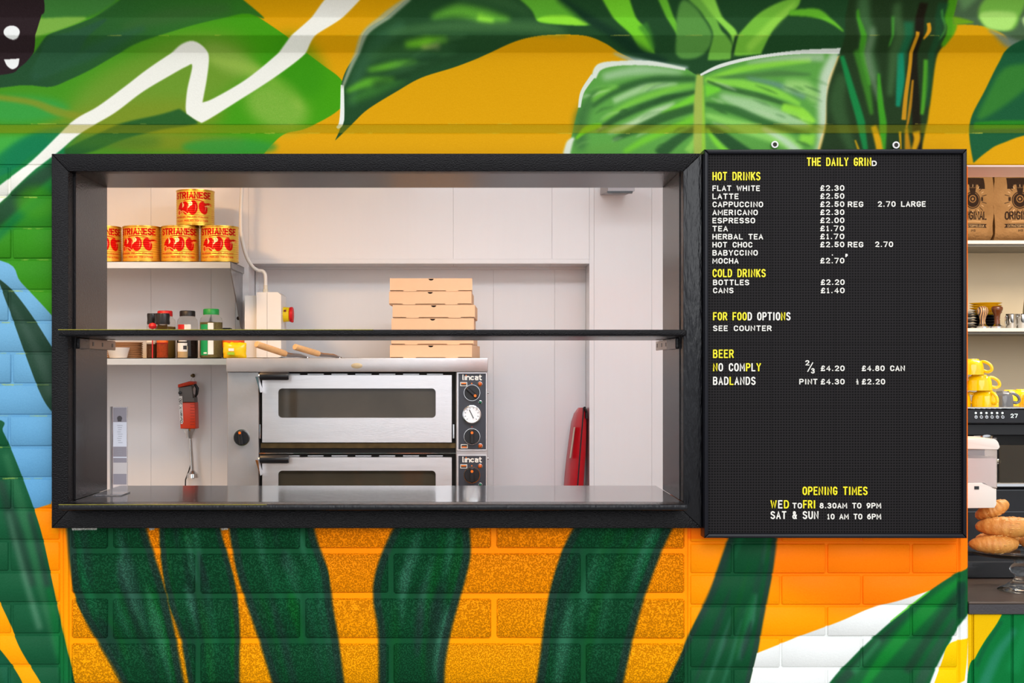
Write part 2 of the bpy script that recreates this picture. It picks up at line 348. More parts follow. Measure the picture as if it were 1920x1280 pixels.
mu.stroke([(1150, 100), (1200, 116), (1290, 128)], [3, 12, 6], (150, 168, 160), soft=4, a=.8)
# small leaves over the centre of the big leaf
mu.blob(c3([(0, 40), (60, 30), (160, 120), (200, 200), (275, 270), (275, 330), (140, 340), (140, 340), (150, 210), (90, 110)], 1280), (104, 166, 60), soft=3)
mu.blob(c3([(30, 10), (30, 10), (130, 10), (130, 10), (200, 120), (280, 200), (282, 270), (230, 200), (120, 90)], 1280), (136, 204, 70), soft=2.5)
mu.blob(c3([(-40, 60), (60, 90), (140, 200), (140, 280), (60, 330), (-40, 300)], 1280), (84, 140, 60), soft=4)
mu.blob(c3([(282, 240), (320, 190), (400, 110), (500, 60), (620, 25), (620, 25), (610, 80), (520, 150), (470, 220), (440, 305), (440, 305), (300, 315), (285, 290)], 1280), (112, 178, 54), soft=2.5)
mu.stroke([(1400, 95), (1440, 55), (1478, 20)], [14, 16, 6], (146, 206, 70), soft=5, a=.8)
mu.stroke([(1374, 75), (1372, 135)], [6, 4], (30, 60, 32), soft=2)
mu.stroke([(1470, 35), (1520, 36), (1550, 50), (1572, 68)], [8, 14, 8, 2], (96, 176, 40), soft=2)
# the wide leaf with its midrib
mu.blob([(1060, 292), (1060, 292), (1070, 262), (1077, 232), (1085, 200), (1093, 170), (1110, 140), (1120, 125), (1150, 117), (1200, 116), (1250, 121), (1285, 129), (1312, 142), (1345, 130), (1400, 112), (1460, 102), (1520, 96), (1573, 94), (1573, 94), (1565, 120), (1552, 150), (1548, 190), (1546, 235), (1538, 262), (1530, 295), (1530, 295)], (86, 150, 62), soft=1.5)
for P, W_, C, so_, a in [
    # left half
    ([(1090, 280), (1090, 220), (1120, 170)], [20, 26, 10], (52, 98, 50), 8, .9),
    ([(1305, 148), (1230, 150), (1160, 168), (1110, 200)], [10, 16, 14, 6], (36, 76, 38), 4, .9),
    ([(1130, 145), (1200, 132), (1280, 136)], [14, 18, 6], (170, 196, 160), 6, .8),
    ([(1110, 190), (1130, 172), (1160, 162)], [4, 14, 4], (112, 186, 60), 4, .9),
    ([(1150, 190), (1210, 165), (1270, 158)], [10, 14, 4], (180, 206, 160), 4, .8),
    ([(1300, 160), (1250, 170), (1180, 195), (1130, 225)], [6, 10, 10, 4], (126, 198, 60), 4, .8),
    ([(1306, 172), (1240, 188), (1170, 215), (1120, 245)], [7, 12, 14, 8], (30, 66, 34), 3, .9),
    ([(1265, 194), (1225, 212), (1180, 235), (1140, 248)], [4, 14, 12, 4], (200, 214, 180), 4, .85),
    ([(1306, 182), (1270, 200), (1240, 214)], [12, 10, 4], (116, 206, 44), 3, .9),
    ([(1306, 202), (1250, 218), (1190, 244), (1150, 262)], [14, 18, 14, 6], (36, 74, 36), 3, .9),
    ([(1080, 260), (1100, 242), (1128, 235)], [4, 12, 8], (110, 196, 20), 2, .9),
    ([(1306, 222), (1260, 240), (1210, 262), (1170, 285)], [16, 12, 12, 8], (112, 196, 40), 4, .85),
    ([(1306, 240), (1270, 262), (1235, 290)], [10, 18, 24], (30, 66, 36), 3, .9),
    ([(1306, 262), (1290, 285)], [12, 16], (140, 200, 80), 3, .9), ([(1100, 282), (1160, 272)], [14, 10], (90, 150, 60), 5, .8),
    # right half
    ([(1322, 150), (1400, 128), (1520, 112)], [8, 12, 10], (134, 206, 58), 3, .9),
    ([(1400, 118), (1480, 108), (1545, 108)], [4, 12, 16], (180, 196, 170), 4, .7),
    ([(1330, 146), (1400, 143), (1460, 138), (1520, 140)], [2, 8, 12, 4], (66, 110, 56), 3, .85),
    ([(1322, 152), (1390, 158), (1450, 172), (1500, 196)], [6, 16, 16, 6], (136, 208, 66), 3, .9),
    ([(1400, 146), (1460, 160), (1510, 182)], [4, 10, 12], (96, 130, 130), 4, .8),
    ([(1325, 152), (1360, 165), (1430, 182), (1500, 205)], [4, 8, 10, 4], (44, 84, 40), 2, .9),
    ([(1322, 170), (1350, 168)], [24, 6], (112, 206, 46), 3, .9),
    ([(1350, 180), (1410, 200), (1470, 222), (1520, 232)], [10, 30, 26, 10], (176, 204, 160), 6, .85),
    ([(1470, 160), (1510, 165), (1530, 190)], [20, 26, 14], (164, 208, 120), 6, .8),
    ([(1322, 195), (1380, 208), (1440, 232), (1520, 252)], [8, 16, 14, 6], (40, 86, 40), 3, .9),
    ([(1466, 200), (1500, 212), (1525, 232)], [14, 22, 14], (150, 220, 60), 3, .9),
    ([(1322, 215), (1400, 240), (1470, 262), (1500, 285)], [8, 22, 26, 20], (144, 206, 96), 4, .9),
    ([(1430, 240), (1470, 262), (1500, 288)], [6, 12, 16], (196, 208, 196), 4, .8),
    ([(1322, 236), (1350, 252), (1400, 292)], [8, 18, 30], (26, 62, 34), 3, .95),
    ([(1325, 240), (1345, 268), (1370, 290)], [4, 10, 10], (128, 214, 50), 3, .9),
    ([(1500, 258), (1528, 262)], [16, 22], (140, 210, 60), 4, .9),
    ([(1568, 100), (1550, 145), (1545, 200), (1540, 262), (1528, 292)], [18, 26, 24, 12, 6], (212, 216, 204), 6, .85)]:
    mu.stroke(P, W_, C, soft=so_ * 1.35, a=a * .92, mottle=.12)
for k_ in range(46):
    sd = random.choice([-1, 1]); t_ = random.uniform(10, 210); s_ = random.uniform(-.1, .75) ; y0 = random.uniform(145, 270)
    x0 = 1312 + sd * t_; ln = random.uniform(16, 46); yy = y0
    if 1095 < x0 < 1530: mu.stroke([(x0, yy), (x0 + sd * ln * .6, yy + ln * .22 * (1 if sd > 0 else .6)), (x0 + sd * ln, yy + ln * .4)], [1.5, random.uniform(4, 9), 1.5], random.choice([(44, 88, 42), (120, 176, 84), (170, 196, 150), (66, 122, 52), (30, 66, 34)]), soft=3, a=random.uniform(.25, .55), mottle=.2)
mu.stroke([(1312, 140), (1310, 200), (1312, 292)], [12, 19, 22], (156, 172, 74), soft=2, a=.95)
mu.stroke([(1318, 160), (1320, 292)], [2, 7], (134, 196, 50), soft=2, a=.8)
mu.stroke([(1313, 141), (1350, 124), (1410, 109), (1490, 99), (1574, 97)], [4, 7, 6, 6, 9], (214, 216, 206), soft=1)
mu.stroke([(1062, 290), (1068, 268), (1076, 258)], [14, 12, 4], (204, 210, 190), soft=2)
mu.stroke([(1086, 202), (1092, 172), (1112, 142)], [5, 7, 9], (206, 212, 196), soft=1.2)
mu.stroke([(1113, 146), (1124, 126), (1160, 119), (1220, 119), (1285, 130)], [9, 13, 9, 9, 5], (208, 214, 198), soft=1.6)
# grasses
mu.blob([(1575, -200), (1575, -200), (1790, -200), (1790, -200), (1775, 20), (1772, 70), (1755, 110), (1745, 180), (1738, 230), (1726, 292), (1726, 292), (1535, 292), (1535, 292), (1548, 240), (1552, 170), (1575, 100), (1575, 100)], (32, 54, 26), soft=2)
for P, W_, C, so_, a in [
    ([(1600, 10), (1620, 80), (1640, 150)], [20, 26, 20], (66, 108, 62), 8, .8), ([(1595, 30), (1612, 85), (1630, 160)], [4, 12, 6], (64, 150, 30), 2, .9),
    ([(1625, 60), (1628, 120), (1650, 190)], [10, 16, 8], (104, 130, 96), 6, .7), ([(1664, 40), (1663, 90)], [7, 3], (64, 160, 40), 2, .9),
    ([(1580, 140), (1570, 200), (1600, 285)], [20, 30, 14], (50, 84, 44), 8, .8), ([(1578, 105), (1598, 175), (1614, 230), (1626, 295)], [8, 13, 15, 7], (20, 124, 60), 2, .95),
    ([(1605, 95), (1622, 150), (1634, 215)], [12, 16, 6], (60, 130, 34), 4, .8), ([(1647, 138), (1650, 190), (1656, 240), (1656, 295)], [4, 11, 14, 8], (58, 148, 30), 2, .95),
    ([(1692, 50), (1690, 110), (1684, 180)], [20, 16, 8], (24, 110, 70), 5, .7), ([(1687, 100), (1688, 150), (1683, 200)], [12, 15, 8], (16, 128, 92), 2, .95),
    ([(1665, 20), (1676, 80), (1668, 180)], [14, 20, 10], (60, 96, 52), 7, .8),
    ([(1714, 20), (1712, 120), (1722, 292)], [16, 16, 16], (26, 20, 10), 3, .9), ([(1709, 68), (1706, 120), (1698, 180), (1694, 225)], [7, 7, 8, 9], (196, 136, 22), 1.5, .95),
    ([(1729, 52), (1730, 66), (1722, 80)], [7, 8, 4], (206, 140, 20), 1.5, .95), ([(1711, 150), (1706, 200), (1700, 240)], [4, 6, 4], (176, 120, 20), 1.5, .9),
    ([(1700, 240), (1704, 292)], [6, 14], (190, 130, 10), 2, .9), ([(1736, 112), (1735, 160), (1728, 215)], [9, 12, 6], (72, 150, 34), 2, .95),
    ([(1768, 0), (1768, 40), (1772, 60), (1762, 90)], [20, 22, 18, 8], (74, 152, 20), 3, .9), ([(1750, 20), (1748, 80), (1738, 200)], [20, 14, 6], (26, 72, 40), 4, .8),
    ([(1638, 236), (1646, 260), (1652, 292)], [10, 13, 12], (214, 156, 8), 2, .95), ([(1718, 246), (1720, 262), (1710, 292)], [14, 12, 8], (208, 150, 8), 2, .95),
    ([(1688, 246), (1690, 280)], [5, 3], (190, 140, 10), 1.5, .9), ([(1604, 262), (1614, 290)], [3, 6], (200, 150, 10), 1.5, .8), ([(1750, 30), (1760, 60), (1752, 80)], [4, 3, 3], (96, 200, 70), 3, .5)]:
    mu.stroke(P, W_, C, soft=so_, a=a)
# right: grey-green shape, yellow, leaf
mu.blob([(1772, -200), (1772, -200), (2200, -200), (2200, -200), (2200, 80), (2200, 80), (1895, 92), (1895, 92), (1862, 70), (1830, 58), (1775, 54), (1775, 54)], (70, 96, 64), soft=1.5)
mu.blob([(1774, 40), (1774, 40), (1800, 46), (1812, 52), (1775, 56), (1775, 56)], (100, 150, 20), soft=2)
mu.stroke([(1780, 20), (1805, 0)], [30, 30], (104, 150, 90), soft=8, a=.8)
mu.blob([(1820, 20), (1860, -10), (1900, 0), (1890, 60), (1850, 64), (1826, 50)], (116, 178, 66), soft=5)
mu.blob([(1826, 34), (1888, 36), (1884, 60), (1868, 66), (1840, 62), (1828, 50)], (168, 216, 106), soft=4)
mu.blob([(1905, 40), (1960, 30), (1960, 66), (1915, 64)], (176, 208, 130), soft=4)
mu.stroke([(1840, 66), (1880, 84), (1930, 96)], [3, 12, 16], (120, 136, 120), soft=4, a=.9)
mu.blob([(1960, 70), (1960, 70), (1895, 86), (1872, 118), (1846, 170), (1820, 222), (1819, 262), (1826, 305), (1826, 305), (1850, 285), (1880, 268), (1960, 248), (2200, 240), (2200, 240), (2200, 70), (2200, 70)], (24, 84, 48), soft=1.4)
mu.blob([(1920, 120), (1880, 130), (1850, 180), (1832, 225), (1880, 200), (1940, 150), (1940, 120)], (48, 116, 42), soft=7)
mu.stroke([(1826, 236), (1870, 234), (2000, 232)], [12, 15, 15], (40, 138, 20), soft=3, a=.7)
# translucent olive stripe along the lowest fold of the beam
mu.fill(rect(-200, 234, 2200, 249), (140, 126, 6), soft=1, a=.42)
mu.fill(rect(-200, -200, 2200, -10), (24, 50, 30), soft=4, a=.5)

# ------ below and beside the hatch: orange ground
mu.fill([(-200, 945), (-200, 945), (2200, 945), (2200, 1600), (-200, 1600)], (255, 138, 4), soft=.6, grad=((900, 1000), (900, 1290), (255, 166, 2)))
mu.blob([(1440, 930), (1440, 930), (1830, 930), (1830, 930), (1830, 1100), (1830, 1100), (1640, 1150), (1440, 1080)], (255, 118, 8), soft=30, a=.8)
mu.fill(rect(1290, 310, 1830, 1010), (250, 112, 6), soft=1)
# blue field on the left
mu.fill(smooth([(-200, 470), (-200, 470), (0, 488), (40, 530), (96, 590), (135, 640), (135, 640), (135, 932), (135, 932), (64, 954), (64, 954), (-200, 960), (-200, 960)]), (110, 164, 196), soft=1, grad=((40, 600), (40, 950), (92, 152, 192)))
mu.fill(rect(96, 940, 140, 1000), (255, 146, 4), soft=1)
mu.blob([(-5, 520), (-5, 520), (24, 545), (60, 592), (100, 655), (130, 700), (130, 700), (130, 800), (130, 800), (96, 770), (75, 736), (50, 672), (26, 605), (5, 548)], (38, 66, 50), soft=1)
mu.stroke([(20, 570), (60, 640), (100, 740)], [6, 16, 20], (62, 86, 72), soft=7, a=.6)
# dark green blade with orange slit, far left
mu.blob([(-200, 770), (-200, 770), (-10, 785), (5, 808), (22, 845), (42, 895), (63, 952), (80, 1008), (100, 1100), (116, 1178), (130, 1240), (142, 1300), (160, 1500), (160, 1500), (-200, 1500), (-200, 1500)], (22, 82, 50), soft=1.2)
for P, W_, C in [([(10, 850), (40, 950), (80, 1100), (110, 1230)], [10, 20, 22, 10], (44, 104, 66)), ([(0, 900), (30, 1000), (60, 1100)], [12, 26, 14], (34, 62, 48)), ([(15, 960), (40, 1060), (75, 1180)], [4, 9, 12], (78, 126, 96)), ([(55, 960), (80, 1060), (105, 1180)], [8, 10, 8], (30, 52, 44)), ([(90, 1100), (110, 1200), (125, 1280)], [12, 20, 20], (14, 108, 50)), ([(0, 1230), (20, 1290)], [20, 20], (24, 90, 62))]:
    mu.stroke(P, W_, C, soft=6, a=.8)
mu.blob([(-10, 1108), (-10, 1108), (5, 1140), (18, 1168), (36, 1212), (58, 1250), (82, 1290), (150, 1420), (150, 1420), (60, 1320), (40, 1275), (18, 1240), (-10, 1205), (-10, 1205)], (255, 158, 6), soft=1)
# the big dark fronds on the blocks
fr = [
 ([(120, 940), (127, 997), (132, 1067), (143, 1127), (173, 1183), (200, 1227), (230, 1280), (300, 1450)], [(262, 940), (273, 997), (293, 1060), (310, 1113), (325, 1183), (331, 1217), (342, 1280), (370, 1450)]),
 ([(298, 940), (300, 997), (302, 1045), (316, 1130), (337, 1183), (347, 1233), (355, 1280), (390, 1450)], [(405, 940), (413, 997), (423, 1033), (437, 1083), (445, 1133), (448, 1183), (447, 1233), (447, 1280), (446, 1450)]),
 ([(428, 940), (432, 997), (440, 1047), (450, 1090), (467, 1140), (488, 1200), (513, 1280), (570, 1450)], [(580, 940), (588, 997), (600, 1037), (615, 1073), (620, 1127), (630, 1183), (643, 1280), (660, 1450)]),
 ([(770, 940), (740, 992), (717, 1040), (703, 1087), (702, 1127), (710, 1173), (713, 1233), (713, 1280), (716, 1450)], [(872, 940), (878, 992), (880, 1040), (870, 1087), (857, 1133), (843, 1183), (833, 1233), (830, 1280), (826, 1450)]),
 ([(1100, 940), (1077, 992), (1057, 1030), (1037, 1090), (1025, 1150), (1017, 1217), (1008, 1280), (985, 1450)], [(1280, 940), (1257, 994), (1241, 1027), (1215, 1095), (1198, 1146), (1180, 1217), (1166, 1280), (1130, 1450)]),
 ([(1392, 940), (1367, 1009), (1350, 1057), (1327, 1121), (1301, 1170), (1281, 1219), (1252, 1279), (1170, 1450)], [(1470, 940), (1455, 1009), (1447, 1076), (1434, 1140), (1425, 1192), (1419, 1226), (1406, 1279), (1360, 1450)])]
pal = [(50, 116, 84), (10, 98, 32), (28, 50, 44), (24, 104, 62), (66, 124, 100), (14, 84, 34), (34, 56, 50)]
rr = random.Random(3)
def rib(l, r, f):
    n = 9; a = np.array(l, float); b = np.array(r, float); t = np.linspace(0, 1, n)
    A = np.stack([np.interp(t, np.linspace(0, 1, len(a)), a[:, i]) for i in (0, 1)], 1); B = np.stack([np.interp(t, np.linspace(0, 1, len(b)), b[:, i]) for i in (0, 1)], 1)
    return A * (1 - f) + B * f
for l, r in fr:
    P = np.concatenate([smooth([l[0]] + l, False), smooth([r[0]] + r, False)[::-1]])
    mu.fill(P, (16, 74, 42), soft=1.3)
    wd = abs(r[3][0] - l[3][0])
    for k in range(16):
        f = rr.uniform(.06, .94); q = rib(l, r, f); i0 = rr.randint(0, 4); i1 = i0 + rr.randint(3, 5); q = q[i0:i1]
        mu.stroke([tuple(v) for v in q], [2, wd * rr.uniform(.05, .16), wd * rr.uniform(.04, .12), 2], rr.choice(pal), soft=wd * .04, a=rr.uniform(.4, .8), mottle=.3)
    for f in (.03, .97): mu.stroke([tuple(v) for v in rib(l, r, f)], wd * .09, (36, 58, 50), soft=2.2, a=.8)
# white field and the last frond, right
mu.blob([(1419, 1224), (1419, 1224), (1500, 1192), (1575, 1164), (1631, 1140), (1687, 1125), (1745, 1106), (1745, 1106), (1840, 1140), (1840, 1140), (1840, 1480), (1340, 1480), (1406, 1279), (1406, 1279)], (230, 232, 228), soft=1.2)
mu.blob([(1840, 1040), (1840, 1040), (1815, 1064), (1785, 1079), (1740, 1109), (1702, 1140), (1669, 1166), (1631, 1200), (1594, 1237), (1556, 1279), (1450, 1420), (1450, 1420), (1690, 1420), (1690, 1420), (1744, 1279), (1762, 1237), (1785, 1196), (1800, 1170), (1818, 1148), (1840, 1130), (1840, 1130)], (18, 88, 44), soft=1.4)
for P, W_, C in [([(1800, 1085), (1740, 1140), (1660, 1230), (1610, 1300)], [8, 26, 22, 10], (18, 128, 44)), ([(1810, 1100), (1770, 1150), (1700, 1260)], [8, 16, 16], (30, 62, 44)), ([(1700, 1150), (1640, 1210), (1570, 1285)], [6, 14, 20], (34, 62, 48)), ([(1790, 1160), (1750, 1230), (1720, 1290)], [8, 20, 20], (40, 76, 56)), ([(1650, 1200), (1600, 1260)], [8, 14], (40, 120, 70))]:
    mu.stroke(P, W_, C, soft=5, a=.8)
mu.stroke([(1742, 1108), (1702, 1139), (1669, 1165)], [3, 3, 2], (84, 196, 40), soft=1.2, a=.8)
mu.blob([(1816, 1196), (1816, 1196), (1779, 1207), (1766, 1240), (1750, 1285), (1750, 1285), (1720, 1420), (1720, 1420), (1990, 1420), (1990, 1420), (1816, 1420)], (244, 196, 2), soft=1)
mu.blob([(1790, 1285), (1790, 1285), (1816, 1271), (1816, 1271), (1816, 1420), (1740, 1420)], (228, 230, 224), soft=1)
mu.stroke([(1803, 1090), (1803, 1160)], [14, 14], (22, 48, 42), soft=4, a=.7)
# counter front
mu.fill(rect(1816, 1130, 2200, 1500), (226, 178, 2), soft=.6)
mu.blob([(1886, 1140), (1886, 1140), (1870, 1170), (1851, 1197), (1838, 1218), (1829, 1235), (1816, 1262), (1800, 1420), (1800, 1420), (2200, 1420), (2200, 1420), (2200, 1100), (2200, 1100)], (8, 108, 50), soft=1.2)
mu.stroke([(1905, 1180), (1870, 1230), (1840, 1300)], [10, 18, 22], (44, 126, 98), soft=7, a=.7)
mu.stroke([(1880, 1165), (1850, 1210), (1832, 1250)], [6, 8, 8], (12, 84, 48), soft=3, a=.7)
mu.stroke([(1930, 1170), (1900, 1260)], [20, 26], (18, 126, 66), soft=8, a=.7)
# bare white patches where masking tape kept the paint off
for x0, x1 in ((130, 184), (276, 292), (411, 430)): mu.fill([(x0, 980), (x1, 980), (x1 - 3, 993), (x0 + 4, 994)], (222, 220, 210), soft=1)
for k_ in range(1, 11):
    yy = 310 + 58.6 * k_
    for q in range(9):
        x0 = rr.uniform(-150, 90); mu.stroke([(x0, yy + rr.uniform(.2, 1.6)), (x0 + rr.uniform(8, 26), yy + rr.uniform(.2, 1.6))], rr.uniform(.8, 1.8), (186, 196, 84), sm=False, soft=.5, a=rr.uniform(.4, .9), mottle=.5)
for q in range(50):
    x0 = rr.uniform(-150, 1900); yy = rr.choice([249.5, 232.5, 249.5, 75]); mu.stroke([(x0, yy), (x0 + rr.uniform(8, 40), yy + rr.uniform(-.5, .5))], 1.1, (200, 190, 70), sm=False, soft=.5, a=rr.uniform(.3, .8), mottle=.5)
mu.a += RNG.normal(0, 2.2, mu.a.shape[:2] + (1,)).astype(np.float32)
mural_img = mu.image('mural_paint')
WM = (MW, MH, OX, OY)
M_beam = image_mat('mural_on_beam', mural_img, rough=.45, bump=.25, bscale=260, world=WM, dist=.0015)
M_brick = image_mat('mural_on_brick', mural_img, rough=.42, bump=.5, bscale=200, world=WM, dist=.0012, big=1.2)
M_block = image_mat('mural_on_rough_block', mural_img, rough=.55, bump=.9, bscale=300, world=WM, dist=.0028, pits=.6)
M_joint = image_mat('mural_on_pointing', mural_img, rough=.42, bump=.35, bscale=70, world=WM, dist=.0012)
# ---------------------------------------------------------------- mesh helpers
class MB:
    def __init__(s): s.v, s.f, s.uv = [], [], None
    def add(s, v, f):
        o = len(s.v); s.v += [tuple(p) for p in v]; s.f += [tuple(i + o for i in q) for q in f]; return s
    def box(s, x0, x1, y0, y1, z0, z1, bev=0, seg=1):
        if x0 > x1: x0, x1 = x1, x0
        if y0 > y1: y0, y1 = y1, y0
        if z0 > z1: z0, z1 = z1, z0
        if bev <= 0:
            return s.add([(x0, y0, z0), (x1, y0, z0), (x1, y1, z0), (x0, y1, z0), (x0, y0, z1), (x1, y0, z1), (x1, y1, z1), (x0, y1, z1)],
                         [(0, 3, 2, 1), (4, 5, 6, 7), (0, 1, 5, 4), (1, 2, 6, 5), (2, 3, 7, 6), (3, 0, 4, 7)])
        bm = bmesh.new(); r = bmesh.ops.create_cube(bm, size=1)
        for v in bm.verts: v.co = ((x0 + x1) / 2 + v.co.x * (x1 - x0), (y0 + y1) / 2 + v.co.y * (y1 - y0), (z0 + z1) / 2 + v.co.z * (z1 - z0))
        bmesh.ops.bevel(bm, geom=bm.edges[:], offset=bev, segments=seg, profile=.5, affect='EDGES')
        return s.addbm(bm)
    def addbm(s, bm):
        bm.verts.index_update(); v = [tuple(q.co) for q in bm.verts]; f = [[q.index for q in t.verts] for t in bm.faces]; bm.free(); return s.add(v, f)
    def prism(s, poly, y0, y1, bev=0):
        """outline in x,z pushed along y"""
        n = len(poly); a = sum(poly[i][0] * poly[(i + 1) % n][1] - poly[(i + 1) % n][0] * poly[i][1] for i in range(n))
        if a < 0: poly = poly[::-1]
        v = [(x, y0, z) for x, z in poly] + [(x, y1, z) for x, z in poly]
        f = [tuple(range(n)), tuple(range(2 * n - 1, n - 1, -1))] + [(i, i + n, (i + 1) % n + n, (i + 1) % n) for i in range(n)]
        if bev:
            bm = bmesh.new(); bv = [bm.verts.new(q) for q in v]
            for q in f: bm.faces.new([bv[i] for i in q])
            es = [e for e in bm.edges if abs(e.verts[0].co.y - y0) < 1e-6 and abs(e.verts[1].co.y - y0) < 1e-6]
            bmesh.ops.bevel(bm, geom=es, offset=bev, segments=2, profile=.5, affect='EDGES'); return s.addbm(bm)
        return s.add(v, f)
    def xprism(s, poly, x0, x1):
        """outline in y,z pushed along x"""
        n = len(poly); v = [(x0, y, z) for y, z in poly] + [(x1, y, z) for y, z in poly]
        return s.add(v, [tuple(range(n)), tuple(range(2 * n - 1, n - 1, -1))] + [(i, i + n, (i + 1) % n + n, (i + 1) % n) for i in range(n)])
    def lathe(s, prof, c=(0, 0, 0), seg=32, axis='z', cap=True):
        n = len(prof); v = []
        for i in range(seg):
            a = 2 * math.pi * i / seg; ca, sa = math.cos(a), math.sin(a)
            for r, h in prof:
                p = (r * ca, r * sa, h) if axis == 'z' else ((r * ca, h, r * sa) if axis == 'y' else (h, r * ca, r * sa))
                v.append((p[0] + c[0], p[1] + c[1], p[2] + c[2]))
        f = []
        for i in range(seg):
            j = (i + 1) % seg
            for k in range(n - 1): f.append((i * n + k, j * n + k, j * n + k + 1, i * n + k + 1))
        if cap:
            if prof[0][0] > 1e-5: f.append(tuple(i * n for i in range(seg))[::-1])
            if prof[-1][0] > 1e-5: f.append(tuple(i * n + n - 1 for i in range(seg)))
        return s.add(v, f)
    def tube(s, path, r, seg=10, cap=True, flat=1.0):
        P = [Vector(p) for p in path]; n = len(P); R_ = [r] * n if np.isscalar(r) else list(np.interp(np.linspace(0, 1, n), np.linspace(0, 1, len(r)), r))
        v = []; up = None
        for i in range(n):
            t = (P[min(i + 1, n - 1)] - P[max(i - 1, 0)]).normalized()
            if up is None: up = t.orthogonal().normalized()
            up = (up - t * up.dot(t)).normalized(); sd = t.cross(up)
            for k in range(seg):
                a = 2 * math.pi * k / seg; v.append(tuple(P[i] + (up * math.cos(a) + sd * math.sin(a) * flat) * R_[i]))
        f = [(i * seg + k, i * seg + (k + 1) % seg, (i + 1) * seg + (k + 1) % seg, (i + 1) * seg + k) for i in range(n - 1) for k in range(seg)]
        if cap: f += [tuple(range(seg))[::-1], tuple(range((n - 1) * seg, n * seg))]
        return s.add(v, f)
    def letter(s, g, x0, x1, z0, z1, y0, y1, wd):
        """one stroke letter facing -y"""
        for si, st in enumerate(GLYPH[g]):
            cl_ = len(st) > 4 and abs(st[0][0] - st[-1][0]) < 1e-4 and abs(st[0][1] - st[-1][1]) < 1e-4
            st = [q for i, q in enumerate(st) if i == 0 or abs(q[0] - st[i - 1][0]) + abs(q[1] - st[i - 1][1]) > 1e-4]
            if cl_: st = st[:-1]
            P = [Vector((x0 + u * (x1 - x0), z0 + v * (z1 - z0))) for u, v in st]; h = wd / 2
            n = len(P); L_, R_ = [], []
            for i in range(n):
                d0 = (P[i] - P[i - 1]).normalized() if (i or cl_) else None
                d1 = (P[(i + 1) % n] - P[i]).normalized() if (i < n - 1 or cl_) else None
                d0 = d0 or d1; d1 = d1 or d0
                m = (d0 + d1); m = m.normalized() if m.length > 1e-4 else d1
                k = min(1.22, 1 / max(.3, m.dot(d1))); nn = Vector((-m.y, m.x)) * h * k
                e = Vector((0, 0)) if cl_ else (d1 * -h if i == 0 else (d0 * h if i == n - 1 else Vector((0, 0)))) * .8
                L_.append(P[i] + nn + e); R_.append(P[i] - nn + e)
            v = []
            dy_ = (y1 - y0) * .06
            for qi, (a, b) in enumerate(zip(L_, R_)):
              y0_ = y0 + si * dy_ + (0 if cl_ else dy_ * .8 * qi / n)
              v += [(a.x, y0_, a.y), (b.x, y0_, b.y), (a.x, y1, a.y), (b.x, y1, b.y)]
            f = []
            for i in range(n if cl_ else n - 1):
                a, b = i * 4, (i * 4 + 4) % (4 * n)
                f += [(a, a + 1, b + 1, b), (a + 1, a + 3, b + 3, b + 1), (a + 2, a, b, b + 2)]
            if not cl_: f += [(0, 2, 3, 1), (n * 4 - 4, n * 4 - 3, n * 4 - 1, n * 4 - 2)]
            s.add(v, f)
        return s
    def rot(s, c, axis, ang):
        R_ = Matrix.Rotation(ang, 3, axis); c = Vector(c); s.v = [tuple(R_ @ (Vector(p) - c) + c) for p in s.v]; return s
    def build(s, name, mat, parent=None, label=None, smooth_=35, local=False, loc=None):
        me = bpy.data.meshes.new(name)
        off = Vector((0, 0, 0))
        if not local and parent is not None:
            q = parent
            while q is not None: off += q.location; q = q.parent
        V = [tuple(Vector(p) - off) for p in s.v]
        if parent is None and loc is None and not local:
            a = np.array(V); c = Vector(((a[:, 0].min() + a[:, 0].max()) / 2, (a[:, 1].min() + a[:, 1].max()) / 2, a[:, 2].min())); V = [tuple(Vector(p) - c) for p in V]; loc = c
        me.from_pydata(V, [], s.f); me.validate(); 
        bm = bmesh.new(); bm.from_mesh(me); bmesh.ops.recalc_face_normals(bm, faces=bm.faces[:]); bm.to_mesh(me); bm.free()
        me.materials.append(mat)
        if smooth_:
            me.polygons.foreach_set('use_smooth', [True] * len(me.polygons)); me.set_sharp_from_angle(angle=math.radians(smooth_))
        if s.uv:
            ul = me.uv_layers.new(name='UVMap')
            for lp in me.loops: ul.data[lp.index].uv = s.uv(*me.vertices[lp.vertex_index].co)
        o = bpy.data.objects.new(name, me); SC.collection.objects.link(o)
        if parent is not None: o.parent = parent
        if loc is not None: o.location = loc
        if label: o['label'] = label
        return o
def thing(name, label, cat, loc=(0, 0, 0), group=None):
    o = bpy.data.objects.new(name, None); SC.collection.objects.link(o); o.location = loc; o.empty_display_size = .05
    o['label'] = label; o['category'] = cat
    if group: o['group'] = group
    return o
def tag(o, label, cat, group=None):
    o['label'] = label; o['category'] = cat
    if group: o['group'] = group
    return o
def struct(o, label=None):
    o['kind'] = 'structure'
    if label: o['label'] = label
    return o
def copy_tree(o, parent=None, loc=None, label=None, rz=None):
    c = o.copy(); SC.collection.objects.link(c); c.parent = parent
    for ch in list(o.children): copy_tree(ch, c)
    if loc is not None: c.location = loc
    if label: c['label'] = label
    if rz is not None: c.rotation_euler[2] = rz
    return c

